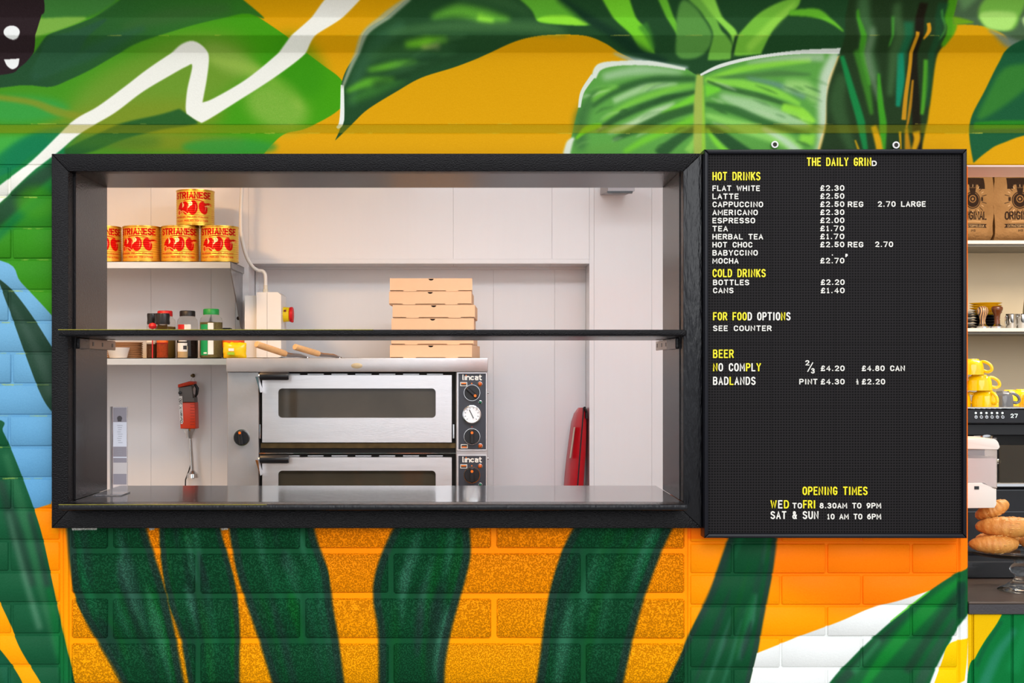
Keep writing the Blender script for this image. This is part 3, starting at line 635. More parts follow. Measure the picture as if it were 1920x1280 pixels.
# ---------------------------------------------------------------- plain materials
M_black = pm('black_gloss_paint', (20, 17, 19), .27, bump=.35, bscale=240, var=.2, spec=.33)
M_blackf = pm('black_paint_on_casing', (13, 11, 13), .24, bump=1.0, bscale=300, var=.2, spec=.2)
M_blackg = pm('black_paint_grained', (14, 14, 18), .22, bump=1.0, bscale=160, var=.2, stretch=(1, 1, .16), spec=.4)
M_pvc = pm('white_wall_cladding', (231, 230, 232), .16, bump=.06, bscale=60, var=.01, stretch=(6, 6, .2), spec=.4)
M_white = pm('white_paint', (232, 228, 224), .4, var=.02)
M_wplastic = pm('white_plastic', (228, 226, 222), .35, bump=0, var=.02)
M_steel = pm('brushed_steel', (214, 212, 214), .34, metal=.85, bump=.12, bscale=50, var=.08, stretch=(1, 1, 12), rvar=.06)
M_steelh = pm('scratched_steel', (184, 180, 180), .36, metal=.9, bump=.1, bscale=90, var=.1, vscale=14, rvar=.08)
M_steelf = pm('worn_steel_sheet', (182, 178, 178), .38, metal=.7, bump=.1, bscale=90, var=.1, vscale=14, rvar=.08)
M_chrome = pm('polished_steel', (215, 215, 215), .12, metal=1, bump=0, var=.03)
M_dark = pm('burnt_dark_metal', (34, 27, 20), .5, metal=.3, bump=.3, bscale=80, var=.5, vscale=30)
M_bronze = pm('scorched_metal', (92, 74, 44), .4, metal=.7, bump=.3, bscale=60, var=.6, vscale=30)
M_bplastic = pm('black_plastic', (26, 27, 31), .32, bump=.05, var=.1)
M_ovglass = pm('oven_glass', (66, 60, 50), .05, bump=0, var=.3, vscale=9, trans=.0, spec=.6)
M_floor = pm('grey_paving', (150, 148, 144), .7, bump=.5, bscale=40, var=.15)
M_kfloor = pm('grey_vinyl_floor', (110, 108, 108), .5, var=.1)
M_card = pm('corrugated_cardboard', (226, 180, 140), .75, bump=.1, bscale=200, var=.03, vscale=30)
M_boxshade = pm('box_inner_shade', (40, 26, 16), .9, bump=0, var=.1)
M_wood = pm('pale_wood', (222, 172, 116), .45, bump=.1, bscale=60, var=.14, vscale=18, stretch=(1, 6, 6))
M_gold = pm('gold_tin', (214, 170, 70), .22, metal=1, bump=0, var=.05)
M_galv = pm('galvanised_steel', (168, 168, 170), .42, metal=.8, bump=.1, var=.2, vscale=30)
M_shelfs = pm('satin_steel_shelf', (202, 196, 188), .3, metal=.85, bump=.08, bscale=60, var=.05, stretch=(1, 12, 12))

# ---------------------------------------------------------------- front wall
GR = 3.0
JX0, JX1, SZ, HZ = -.952, .502, 1.189, 1.979
XE = X(1814)
wf = MB(); F = .0035
wf.box(X(-230), JX0 - .02, F, .29, 0, Z(309)); wf.box(JX1 + .02, XE - .002, F, .29, 0, Z(309))
wf.box(JX0 - .02, JX1 + .02, F + .0035, .29, 0, SZ - .024); wf.box(JX0 - .02, JX1 + .02, F, .29, HZ + .02, Z(309))
wall = struct(wf.build('wall_front', M_joint, local=True, smooth_=0), 'front wall of painted bricks and blocks covered by a jungle leaf mural')
# beam above
pr = [(-.100, Z(-60)), (-.094, Z(4)), (-.082, Z(6)), (-.084, Z(9)), (-.078, Z(12)), (-.045, Z(42)), (-.045, Z(75)), (-.002, Z(99)), (-.002, Z(232.5)), (.0006, Z(234)), (.0022, Z(249)), (.003, Z(250.5)), (.003, Z(309)), (.174, Z(309)), (.174, GR), (-.100, GR)]
def smallbev(p, d=.0025):
    out = []
    n = len(p)
    for i in range(n):
        a, b, c = Vector(p[i - 1]), Vector(p[i]), Vector(p[(i + 1) % n])
        for q in (a, c):
            L_ = (q - b).length; out.append(tuple(b + (q - b) * min(d / L_, .3)))
    return out
bm_ = MB().xprism(smallbev(pr), X(-230), X(2180)).build('beam', M_beam, wall, 'folded steel beam painted over with leaves and yellow')
MB().box(X(-230), X(2180), .174, .29, Z(309) + .03, GR).build('lintel', M_white, wall)
MB().box(XE, X(2180), .004, .174, Z(309) - .004, Z(309)).build('soffit', pm('pink_white_soffit', (226, 196, 184), .5, var=.03), wall, 'pale pink painted underside of the beam over the counter')

def rough_face(w_, h_, d_, bev, nx, nz, amp, seed):
    rg = random.Random(seed); m = MB()
    return m
BM = {}
def brick(w_, h_, cx, cz, mat, y0=0.0, bev=.0026, name='brick'):
    k = (round(w_, 3), round(h_, 3), mat.name)
    if k not in BM:
        o = MB().box(-w_ / 2, w_ / 2, 0, .03, -h_ / 2, h_ / 2, bev).build(name, mat, wall, local=True, smooth_=50); BM[k] = o.data
    else:
        o = bpy.data.objects.new(name, BM[k]); SC.collection.objects.link(o); o.parent = wall
    rb = random.Random(int(cx * 1e4) ^ int(cz * 1e4))
    o.location = (cx, y0 + rb.uniform(-.0012, .0012), cz); o.rotation_euler = (rb.uniform(-.006, .006), rb.uniform(-.004, .004), rb.uniform(-.004, .004)); return o
def course(xs, y0, y1, mat, jt, yf=0, bev=.0026, name='brick'):
    for a, b in zip(xs[:-1], xs[1:]):
        if b - a < jt * 1.5: continue
        brick(X(b) - X(a) - jt * .00128, Z(y0) - Z(y1) - jt * .00128, (X(a) + X(b)) / 2, (Z(y0) + Z(y1)) / 2, mat, yf, bev, name)
for k in range(0, 19):
    y0 = 310 + 58.6 * k
    course([-156, 20 + (-3 if k % 4 == 0 else 2), 113] if k % 2 == 0 else [-156, -66, 113], y0, y0 + 58.6, M_brick, 4)
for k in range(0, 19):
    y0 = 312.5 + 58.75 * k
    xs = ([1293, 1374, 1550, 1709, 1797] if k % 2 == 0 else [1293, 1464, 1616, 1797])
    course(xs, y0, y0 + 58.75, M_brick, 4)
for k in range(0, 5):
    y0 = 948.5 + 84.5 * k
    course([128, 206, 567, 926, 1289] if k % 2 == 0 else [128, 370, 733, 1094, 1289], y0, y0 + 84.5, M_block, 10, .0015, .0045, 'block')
MB().box(X(113), X(118.5), .0005, .03, Z(1420), Z(960), .002).build('pier_edge', M_joint, wall)
MB().box(X(119.5), X(128), .003, .03, Z(1420), Z(960), .002).build('pier_edge', M_joint, wall)
MB().box(X(1798), X(1815.3), -.001, .29, Z(1420), Z(309) - .0, .004).build('corner_bead', M_joint, wall)

# ground outside
struct(MB().box(-6, 7, -8, .0, -.1, 0).build('floor', M_floor, local=True), 'grey paving outside')

# ---------------------------------------------------------------- hatch (window opening)
win = thing('window_1', 'serving hatch with thick black painted timber frame', 'x'); del win['category']; win['kind'] = 'structure'
s3 = -.03
o4 = [(96.5, 288), (1316, 287.5), (1316, 990), (96.5, 990)]; i4 = [(128, 321), (1281, 321), (1281, 957), (128, 957)]
for k, (nm) in enumerate(('top', 'right', 'bottom', 'left')):
    a, b = o4[k], o4[(k + 1) % 4]; c, d = i4[(k + 1) % 4], i4[k]
    P = [(X(p[0], s3), Z(p[1], s3)) for p in (a, b, c, d)]
    cx = sum(p[0] for p in P) / 4; cz = sum(p[1] for p in P) / 4
    P = [(cx + (x - cx) * .9995, cz + (z - cz) * .9995) for x, z in P]
    MB().prism(P, s3, .012, .0018).build('casing', M_blackg if k == 1 else M_blackf, win)
MB().box(JX0 - .03, JX0, .013, .29, SZ, HZ + .012, .001).build('jamb', M_black, win)
MB().box(JX1, JX1 + .03, .013, .29, SZ, HZ + .012, .001).build('jamb', M_black, win)
MB().box(JX0, JX1, .013, .29, HZ, HZ + .012, .001).build('head', M_black, win)
MB().box(JX0, JX1 , -.035, .416, SZ - .02, SZ, .001).build('sill', pm('black_gloss_sill', (24, 21, 23), .13, bump=.10, bscale=26, var=.15, stretch=(1, 6, 1), coat=.4), win)
MB().box(X(109, -.1), X(1290, -.1), -.1, -.0352, SZ - .0135, SZ, .0035, 3).build('nosing', M_blackg, win)
M_yl = pm('yellow_paint_line', (150, 140, 40), .5, bump=.5, var=.9, vscale=260)
MB().box(X(110, -.1), X(500, -.1), -.1008, -.0995, SZ - .0005, SZ + .0006).build('paint_line', M_yl, win, 'thin broken yellow paint line along the sill edge')
# mid shelf
ms = thing('shelf', 'narrow black gloss shelf running across the middle of the serving hatch', 'shelf', (-.23, .1, 1.58))
MB().box(JX0 + .001, JX1 - .001, -.035, .335, 1.5806, 1.5950, .001).build('board', M_black, ms)
MB().box(X(108, -.1), X(1287, -.1), -.1, -.0352, 1.5812, 1.5957, .0035, 3).build('nosing', M_blackf, ms)
MB().box(X(109, -.1), X(700, -.1), -.1008, -.0985, 1.5950, 1.5964).build('paint_line', M_yl, ms, 'thin yellow paint line along the front edge')
M_brk = pm('bronze_bracket', (120, 96, 78), .3, metal=.6, var=.1)
for sx_, jx in ((1, JX0), (-1, JX1)):
    y0, y1 = (.1, .35) if sx_ > 0 else (.158, .378)
    b = MB().box(jx, jx + sx_ * .006, y0, y1, 1.5545, 1.5795, .0012).build('bracket', M_brk if sx_ > 0 else pm('grey_bracket', (150, 138, 128), .3, metal=.5, var=.1), ms)
    for q in (.16, .5, .88):
        yy = y0 + (y1 - y0) * q; MB().box(jx + sx_ * .006, jx + sx_ * .0068, yy - .006, yy + .006, 1.562, 1.572).build('slot', M_bplastic, b)
    MB().box(jx, jx + sx_ * .009, .014, y0, 1.5535, 1.5800, .002).build('bracket_arm', M_black, ms)

# ---------------------------------------------------------------- kitchen room
YB, YR = 2.31, 2.49
CE = 2.6
wb = struct(MB().box(-1.9, 1.09, YR + .012, YR + .1, 0, CE).build('wall_back', M_white, local=True), 'white clad back wall of the kitchen')
def panel(x0, x1, z0, z1, y, lab=None, y1=YR + .012): return MB().box(x0 + .0003, x1 - .0003, y, y1, z0, z1, .0007).build('panel', M_pvc, wb, lab)
RL, RR = X(466, YB), X(1105, YB); BT = 1.943
xs = [-1.9, X(283, YB), X(396, YB), RL]
for a, b in zip(xs[:-1], xs[1:]): panel(a, b, 0, CE, YB)
xs = [RL, X(850, YB), X(1035, YB), RR]
for a, b in zip(xs[:-1], xs[1:]): panel(a, b, BT, CE, YB)
xs = [RR, X(1114, YB), X(1222, YB), 1.09]
for a, b in zip(xs[:-1], xs[1:]): panel(a, b, 0, CE, YB)
xs = [RL, X(925, YR), X(1040, YR), RR]
for a, b in zip(xs[:-1], xs[1:]): panel(a, b, 0, BT, YR)
MB().box(RL, RR, YB - .006, YB, BT - .001, Z(485.5, YB), .002).build('trim', M_pvc, wb, 'white edge trim under the bulkhead')
MB().box(RL + .002, RL + .012, YR - .012, YR, 0, BT).build('trim', M_pvc, wb); MB().box(RL, RR, YR - .01, YR, BT - .012, BT).build('trim', M_pvc, wb)
struct(MB().box(-2.0, -1.9, .29, 2.6, 0, CE).build('wall_left', M_pvc, local=True), 'white left wall of the kitchen')
struct(MB().box(1.09, 1.18, .29, 2.5, 0, CE).build('wall_right', M_white, local=True), 'white partition between kitchen and coffee counter')
struct(MB().box(-2.0, 3.2, .29, 2.6, CE, CE + .1).build('ceiling', M_white, local=True), 'white ceiling')
struct(MB().box(-2.0, 3.2, .0, 2.6, -.1, 0).build('floor', M_kfloor, local=True), 'grey vinyl floor inside')
M_cafe = pm('beige_cafe_wall', (206, 192, 166), .5, bump=.05, var=.03)
YC = 2.15
struct(MB().box(1.18, 3.2, YC, YC + .1, 0, CE).build('wall_rear', M_cafe, local=True), 'beige wall behind the coffee counter')
struct(MB().box(3.2, 3.3, .0, 2.6, 0, CE).build('wall_side', M_cafe, local=True), 'beige side wall behind the coffee counter')

# ---------------------------------------------------------------- letter board
YL = -.05
mbd = thing('menu_board', 'black pegged letter board listing drinks prices and opening times beside the hatch', 'menu board', (X(1566, YL), -.003, Z(1008, YL)))
def BX(p): return X(p, YL)
def BZ(p): return Z(p, YL)
M_bframe = pm('black_board_frame', (20, 20, 26), .25, bump=.02, var=.05, spec=.25)
o4 = [(1320, 280.5), (1812, 279.5), (1812, 1008.5), (1320, 1008)]; i4 = [(1328, 289), (1804, 288.5), (1804, 1000), (1328, 1000)]
for k in range(4):
    P = [(BX(p[0]), BZ(p[1])) for p in (o4[k], o4[(k + 1) % 4], i4[(k + 1) % 4], i4[k])]
    MB().prism(P, -.056, -.004, .0035).build('frame', M_bframe, mbd)
MB().box(BX(1326), BX(1806), -.042, -.006, BZ(1002), BZ(287)).build('backing', M_bplastic, mbd)
# pegboard tiles: fine round pits, too small to model singly
mp_ = bpy.data.materials.new('pegged_black_plastic'); mp_.use_nodes = True; n = mp_.node_tree; L = n.links; p = n.nodes['Principled BSDF']
TW, TH = 119 * S(YL), 118.5 * S(YL); NH = 23
t = n.nodes.new('ShaderNodeTexCoord'); sp = n.nodes.new('ShaderNodeSeparateXYZ'); L.new(t.outputs['Object'], sp.inputs[0])
def mth(op, a, b=None, c=None):
    q = n.nodes.new('ShaderNodeMath'); q.operation = op
    for i, v in enumerate((a, b, c)):
        if v is None: continue
        if isinstance(v, (int, float)): q.inputs[i].default_value = v
        else: L.new(v, q.inputs[i])
    return q.outputs[0]
fx = mth('SUBTRACT', mth('FRACT', mth('MULTIPLY_ADD', sp.outputs['X'], NH / TW, 100.5)), .5)
fz = mth('SUBTRACT', mth('FRACT', mth('MULTIPLY_ADD', sp.outputs['Z'], NH / TH, 100.5)), .5)
dd = mth('SQRT', mth('ADD', mth('MULTIPLY', fx, fx), mth('MULTIPLY', fz, fz)))
mr = n.nodes.new('ShaderNodeMapRange'); mr.inputs[1].default_value = .24; mr.inputs[2].default_value = .36; L.new(dd, mr.inputs[0])
mx = n.nodes.new('ShaderNodeMix'); mx.data_type = 'RGBA'; mx.inputs[6].default_value = (.0012, .001, .001, 1); mx.inputs[7].default_value = (*srgb((33, 30, 31)), 1)
L.new(mr.outputs[0], mx.inputs[0]); L.new(mx.outputs[2], p.inputs['Base Color'])
b = n.nodes.new('ShaderNodeBump'); b.inputs['Strength'].default_value = .5; b.inputs['Distance'].default_value = .001; L.new(mr.outputs[0], b.inputs['Height']); L.new(b.outputs[0], p.inputs['Normal'])
p.inputs['Roughness'].default_value = .42; p.inputs['Specular IOR Level'].default_value = .08
tile = None
for i in range(4):
    for j in range(6):
        cx, cz = BX(1328 + 119 * (i + .5)), BZ(289 + 118.5 * (j + .5))
        if tile is None: tile = MB().box(-TW / 2 + .0001, TW / 2 - .0001, -.0020, .0022, -TH / 2 + .0001, TH / 2 - .0001, .0002).build('pegboard_tile', mp_, mbd, local=True); o = tile
        else: o = bpy.data.objects.new('pegboard_tile', tile.data); SC.collection.objects.link(o); o.parent = mbd
        o.location = Vector((cx, -.0442, cz)) - mbd.location
M_ly = pm('yellow_letter_plastic', (244, 226, 0), .35, bump=0, var=.02); M_lw = pm('white_letter_plastic', (232, 228, 218), .35, bump=0, var=.02)
def line(txt, x0, x1, y0, y1, cols='w', wd=1.9, gap=None):
    gap = gap or (.7 if y1 - y0 > 14 else .6)
    lay = [q for q in layout(txt, x0 + wd / 2, x1 - wd / 2, gap)]; j = 0
    for g, gx, gw in lay:
        if g == ' ': continue
        c = cols[min(j, len(cols) - 1)]; j += 1
        m = MB().letter(g, BX(gx), BX(gx + gw), BZ(y1 - wd / 2), BZ(y0 + wd / 2), -.0492, -.0462, wd * S(YL))
        m.build('letter', M_ly if c == 'y' else M_lw, mbd, smooth_=0)
H = 2.4
line('THE DAILY GRIN', 1513, 1634, 295, 311, 'y', H); line('D', 1635, 1644, 301, 311)
line('HOT DRINKS', 1336, 1426, 322, 338, 'y', H)
for k, (a, xe) in enumerate((('FLAT WHITE', 1425), ('LATTE', 1385), ('CAPPUCCINO', 1431), ('AMERICANO', 1421), ('ESPRESSO', 1416), ('TEA', 1365), ('HERBAL TEA', 1431), ('HOT CHOC', 1411), ('BABYCCINO', 1421), ('MOCHA', 1385))):
    y = 347.5 + 15.12 * k; line(a, 1336, xe, y, y + 10.5)
for k, a in enumerate(('£2.30', '£2.50', '£2.50', '£2.30', '£2.00', '£1.70', '£1.70', '£2.50', None, '£2.70')):
    y = 347 + 15.12 * k
    if a: line(a, 1538, 1583.5, y, y + 10.5)
line('REG', 1590, 1619, 377.5, 388); line('2.70 LARGE', 1646, 1736, 377, 387.5)
line('REG', 1590, 1619, 453, 463.5); line('2.70', 1641, 1675, 452.5, 463)
line('.', 1559, 1563, 471, 479); line('p', 1585.5, 1590, 474, 480.5, 'w', 2)
line('COLD DRINKS', 1336, 1436, 504, 519.5, 'y', H)
line('BOTTLES', 1337, 1405, 524, 534.5); line('CANS', 1337, 1375.5, 539, 549.5); line('£2.20', 1539, 1584, 523.5, 534); line('£1.40', 1539, 1584, 539, 549.5)
line('FOR FOOD OPTIONS', 1337, 1482.5, 585, 600.5, 'yyyyyywwwwwwyw', H)
line('SEE COUNTER', 1337, 1447, 610, 620.5, 'w', 1.9, .62)
line('BEER', 1337, 1376, 655, 671, 'y', H)
line('NO COMPLY', 1337, 1427, 680.5, 696, 'ywwwwywy', H)
line('BADLANDS', 1337, 1417, 706, 721.5, 'wwwywwww', H)
line('2', 1510, 1518, 675, 685); line('/', 1514, 1525, 679, 697, 'w', 1.6); line('3', 1521, 1528, 690, 700)
line('£4.20', 1539, 1584, 685, 695.5); line('£4.80 CAN', 1616, 1697, 685, 695.5)
line('PINT', 1499, 1533, 710, 720.5); line('£4.30', 1539, 1584, 710, 720.5); line('£2.20', 1616, 1660, 710, 720.5)
line('1', 1606, 1609.5, 710, 714.5, 'w', 1.1); line('/', 1605.5, 1610, 714.6, 715.6, 'w', .9); line('2', 1606, 1610, 716, 720.5, 'w', 1.1)
line('OPENING TIMES', 1505, 1627, 912, 928, 'y', H)
line('WED', 1445, 1479.5, 937.5, 953, 'ywy', H); line('TO', 1486, 1504, 942.5, 953); line('FRI', 1506, 1529.5, 937.5, 953, 'y', H)
line('8.30AM TO 9PM', 1537, 1652.5, 942.5, 953)
line('SAT & SUN', 1445, 1535, 958, 973, 'w', H); line('10 AM TO 6PM', 1551, 1652.5, 963, 973.5)
for px_, py_ in ((1452, 271.5), (1679, 272.5)):
    hp = MB().lathe([(.0052, -.006), (.0084, -.006), (.0088, -.005), (.0088, -.003), (.0052, -.003), (.0052, -.006)], (X(px_), 0, Z(py_)), 20, 'y', cap=False).build('hanging_washer', M_wplastic, mbd, 'white plastic washer above the board' )
    MB().lathe([(.0001, -.0045), (.0046, -.0040), (.0050, -.0021)], (X(px_), 0, Z(py_)), 12, 'y').build('screw', M_dark, hp)
# ---------------------------------------------------------------- pizza oven
YO = 1.80
def OXp(p, y=YO): return X(p, y)
def OZp(p, y=YO): return Z(p, y)
oven = thing('pizza_oven', 'double deck stainless steel pizza oven with grey control panel', 'oven', (OXp(670), 2.1, .875))
OT = OZp(671, 1.78)
MB().box(X(424, 1.78), X(915, 1.78), 1.78, 2.42, OZp(697, 1.78), OT, .003, 2).build('top_cap', M_steelf, oven, 'brushed steel top cap with a small scorch mark')
MB().lathe([(.0001, -.0004), (1, -.0004), (1, 0)], (0, 0, 0), 24, 'y')
MB().box(OXp(426), OXp(485), YO, 2.40, .875, OZp(697), .002).build('side_column', M_steelf, oven)
MB().box(OXp(855), OXp(914), YO, 2.40, .875, OZp(697), .002).build('panel_column', M_steelf, oven)
MB().box(OXp(485.5), OXp(854.5), YO + .05, 2.40, .875, OZp(697)).build('cavity', M_dark, oven, 'dark scorched oven interior')
cz_ = .308
for d in (0, 1):
    dz = -d * 154 * S(YO)
    def dzp(py): return OZp(py) + dz
    # door with an opening for its glass
    def rrect(x0, x1, z0, z1, r, n_=5):
        out = []
        for cx, cz2, a0 in ((x1 - r, z1 - r, 0), (x0 + r, z1 - r, 90), (x0 + r, z0 + r, 180), (x1 - r, z0 + r, 270)):
            for i in range(n_): a = math.radians(a0 + 90 * i / (n_ - 1)); out.append((cx + r * math.cos(a), cz2 + r * math.sin(a)))
        return out
    inn = rrect(OXp(522), OXp(817), dzp(783), dzp(728), .014)
    x0, x1, z0, z1 = OXp(492), OXp(847), dzp(829), dzp(703)
    out = []
    cx, cz2 = (x0 + x1) / 2, (z0 + z1) / 2
    for i, (ax, az) in enumerate(inn):
        q = i // 5; k = i % 5
        corner = [(x1, z1), (x0, z1), (x0, z0), (x1, z0)][q]
        if k == 2: out.append(corner)
        elif (k < 2) == (q % 2 == 0): out.append((corner[0], az))
        else: out.append((ax, corner[1]))
    N_ = len(inn); yf, yb = YO - .004, YO + .03
    v = [(a, yf, b) for a, b in out] + [(a, yf, b) for a, b in inn] + [(a, yb, b) for a, b in out] + [(a, yb, b) for a, b in inn]
    f = []
    for i in range(N_):
        j = (i + 1) % N_
        f += [(i, j, N_ + j, N_ + i), (N_ + i, N_ + j, 3 * N_ + j, 3 * N_ + i), (2 * N_ + j, 2 * N_ + i, 3 * N_ + i, 3 * N_ + j), (j, i, 2 * N_ + i, 2 * N_ + j)]
    door = MB().add(v, f).build('door', M_steel, oven, smooth_=30)
    MB().box(OXp(519), OXp(820), YO + .006, YO + .012, dzp(786), dzp(725)).build('glass', M_ovglass, door, 'dark speckled oven window')
    mh = MB().lathe([(.0145, 0), (.0155, .003), (.0155, .1), (.0135, .107), (.0001, .108)], (OXp(488, 1.74), 1.735, dzp(703.5) - .002), 20, 'x')
    mh.build('handle', M_bplastic, door, 'black tubular handle on a steel arm')
    MB().prism([(OXp(484), dzp(706)), (OXp(489), dzp(706)), (OXp(493), dzp(735))], 1.735, YO + .03).build('handle_arm', M_chrome, door)
    MB().lathe([(.0001, -.006), (.006, -.005), (.007, 0)], (OXp(488, 1.74) - .001, 1.735, dzp(703.5) - .002), 12, 'x').build('handle_cap', M_chrome, door)
    for xx in (OXp(487.5), OXp(850.5)):
        MB().box(xx - .003, xx + .003, YO + .0, YO + .04, dzp(822), dzp(795), .001).build('hinge', M_chrome, oven)
    MB().box(OXp(488), OXp(854), YO + .012, YO + .06, dzp(840), dzp(831)).build('door_ledge', M_bronze, oven, 'scorched metal ledge below the door')
    MB().box(OXp(486), OXp(855), YO - .002, YO + .06, dzp(850.5), dzp(848.5)).build('deck_lip', M_chrome, oven)
    for q in range(7): MB().box(OXp(530 + 45 * q), OXp(560 + 45 * q), YO + .030, YO + .05, dzp(702.2), dzp(700.6)).build('vent_tab', M_steel, oven)
    # control plate
    pt, pb = (700, 842) if d == 0 else (854, 998)
    MB().box(OXp(856.5), OXp(913), YO - .004, YO, OZp(pb + 3), OZp(pt - 3), .0015).build('control_frame', M_steel, oven)
    cp = MB().box(OXp(859.5), OXp(911), YO - .0055, YO - .004, OZp(pb), OZp(pt), .0004).build('control_plate', pm('dark_grey_panel', (52, 54, 62), .35, bump=.05, var=.06), oven, 'dark grey control plate with white maker name')
    m = MB()
    def dxz(px_, py_): return OXp(px_), dzp(py_)
    for g, gx, gw in layout('lincat', 867, 903, .28): m.letter(g, OXp(gx), OXp(gx + gw), dzp(711.5), dzp(702.5), YO - .0062, YO - .0055, .0042)
    m.build('lettering', M_lw, cp, 'white maker lettering', smooth_=0)
    M_or = pm('orange_lamp', (236, 116, 16), .3, var=.02, bump=0, emit=.0)
    MB().lathe([(.0001, -.0012), (.0025, -.0012), (.0025, 0)], (OXp(874), YO - .0055, dzp(703.5)), 10, 'y').build('orange_dot', M_or, cp)
    for (ix, iy, up) in ((863, 716, 1), (864, 832.5, 0)):
        MB().box(OXp(ix), OXp(ix + 13), YO - .0062, YO - .0055, dzp(iy + 7.5), dzp(iy)).build('icon', M_lw, cp)
        MB().box(OXp(ix + 1.3), OXp(ix + 11.7), YO - .0066, YO - .0062, dzp(iy + 6.4), dzp(iy + 1.2)).build('icon_field', M_bplastic, cp)
        yb_ = iy + 1.6 if up else iy + 4
        MB().box(OXp(ix + 2), OXp(ix + 11), YO - .007, YO - .0066, dzp(yb_ + 2.2), dzp(yb_)).build('icon_bar', M_or, cp)
    for lx, ly, r_, mt in ((884.6, 718.6, .0025, M_or), (885, 800, .002, pm('red_dot', (220, 70, 40), .4, var=0, bump=0))):
        MB().lathe([(.0001, -.0010), (r_, -.0010), (r_, 0)], (OXp(lx), YO - .0055, dzp(ly)), 10, 'y').build('dial_mark', mt, cp)
    M_am = pm('amber_lens', (196, 84, 20), .12, var=.2, vscale=60, bump=0, coat=.5); M_gn = pm('green_lens', (10, 96, 70), .12, var=.2, bump=0, coat=.5)
    for lx, ly, r_, mt in ((900, 719.5, .0078, M_am), (900.5, 754, .0062, M_gn), (900.5, 835.5, .0078, M_am)):
        MB().lathe([(.0001, -.007), (r_ * .6, -.0062), (r_ * .95, -.003), (r_, 0)], (OXp(lx), YO - .0055, dzp(ly)), 14, 'y').build('lamp', mt, cp)
        MB().lathe([(r_, -.002), (r_ * 1.18, -.0015), (r_ * 1.2, 0)], (OXp(lx), YO - .0055, dzp(ly)), 14, 'y', cap=False).build('lamp_ring', M_chrome, cp)
    def knob(px_, py_, ang, r_=.0285, par=cp, y=YO - .0055):
        c = (OXp(px_), y, OZp(py_))
        kb = MB().lathe([(r_, 0), (r_, -.008), (r_ * .93, -.012), (.0001, -.012)], c, 28, 'y').build('knob', M_bplastic, par)
        MB().lathe([(r_ * 1.03, 0), (r_ * 1.1, 0), (r_ * 1.08, -.003), (r_ * 1.02, -.003)], c, 28, 'y', cap=False).build('knob_ring', M_chrome, par)
        g = MB().box(c[0] - r_ * .26, c[0] + r_ * .26, y - .032, y - .010, c[2] - r_ * .95, c[2] + r_ * .95, .004).rot(c, 'Y', ang); g.build('grip', M_bplastic, par)
        q = (c[0], y - .032, c[2] + r_ * .55); MB().lathe([(.0001, -.001), (.0052, -.001), (.0052, 0)], q, 12, 'y').rot(c, 'Y', ang).build('pointer_dot', M_or, par)
    knob(885, 736 + 154 * d, 2.3 if d == 0 else 0); knob(885, 818 + 154 * d, 0)
    g = (OXp(884.5), YO - .0055, dzp(776.5))
    gg = MB().lathe([(.0345, 0), (.0345, -.012), (.031, -.0135), (.031, -.010), (.0001, -.010)], g, 36, 'y').build('gauge', M_chrome, cp, 'round chrome dial thermometer')
    MB().lathe([(.0308, -.0102), (.0001, -.0104)], g, 32, 'y').build('dial', pm('dial_white', (236, 238, 240), .4, var=.01, bump=0), cp)
    nm = MB().box(g[0] - .0013, g[0] + .0013, g[1] - .0125, g[1] - .0108, g[2] - .016, g[2] + .02).rot(g, 'Y', -.45); nm.box(0, 0, 0, 0, 0, 0) if 0 else None
    nm.build('needle', M_bplastic, cp)
    tk = MB()
    for a in range(-135, 136, 30): tk.add(MB().box(g[0] - .0008, g[0] + .0008, g[1] - .0115, g[1] - .0105, g[2] + .022, g[2] + .027).rot(g, 'Y', math.radians(a)).v, [(0, 3, 2, 1), (4, 5, 6, 7), (0, 1, 5, 4), (1, 2, 6, 5), (2, 3, 7, 6), (3, 0, 4, 7)])
    tk.build('dial_ticks', M_bplastic, cp, smooth_=0)
def knob2():
    c = (OXp(453.5), YO, OZp(820)); r_ = .0285
    kb = MB().lathe([(r_, 0), (r_, -.012), (r_ * .93, -.016), (.0001, -.016)], c, 28, 'y').build('light_knob', M_bplastic, oven)
    MB().lathe([(r_ * 1.0, 0), (r_ * 1.1, 0), (r_ * 1.08, -.003), (r_ * 1.0, -.003)], c, 28, 'y', cap=False).build('knob_ring', M_chrome, oven)
    MB().box(c[0] - r_ * .26, c[0] + r_ * .26, YO - .036, YO - .014, c[2] - r_ * .95, c[2] + r_ * .95, .004).rot(c, 'Y', -.12).build('grip', M_bplastic, oven)
    MB().lathe([(.0001, -.001), (.0052, -.001), (.0052, 0)], (c[0] - .002, YO - .036, c[2] + .019), 12, 'y').build('pointer_dot', M_or, oven)
knob2()
M_sc = pm('scorch_stain', (196, 176, 140), .5, metal=.5, bump=0, var=.3)
MB().lathe([(.0001, -.0003), (.016, -.0003), (.0165, .0002)], (0, 0, 0), 24, 'y')
sc = MB().lathe([(.0001, -.0006), (.0155, -.0004), (.0165, 0)], (0, 0, 0), 24, 'y'); sc.v = [(x * 1.3 + X(669, 1.78), y + 1.78, z * .62 + OZp(685.5, 1.78)) for x, y, z in sc.v]; sc.build('scorch_mark', M_sc, oven, 'yellowish scorch mark on the cap')
for py_ in (736, 860): MB().lathe([(.0001, .006), (.004, .005), (.005, 0)], (OXp(914), YO + .03, OZp(py_)), 10, 'x').build('screw', M_chrome, oven)
stand = thing('oven_stand', 'steel stand below the pizza oven behind the black sill', 'stand', (OXp(670), 2.1, 0))
MB().box(OXp(430), OXp(910), YO, 2.38, .83, .874, .002).build('top_frame', M_steelf, stand)
for xx in (OXp(432), OXp(896)):
    for yy in (YO + .01, 2.34): MB().box(xx, xx + .035, yy, yy + .035, 0, .83, .002).build('leg', M_steelf, stand)

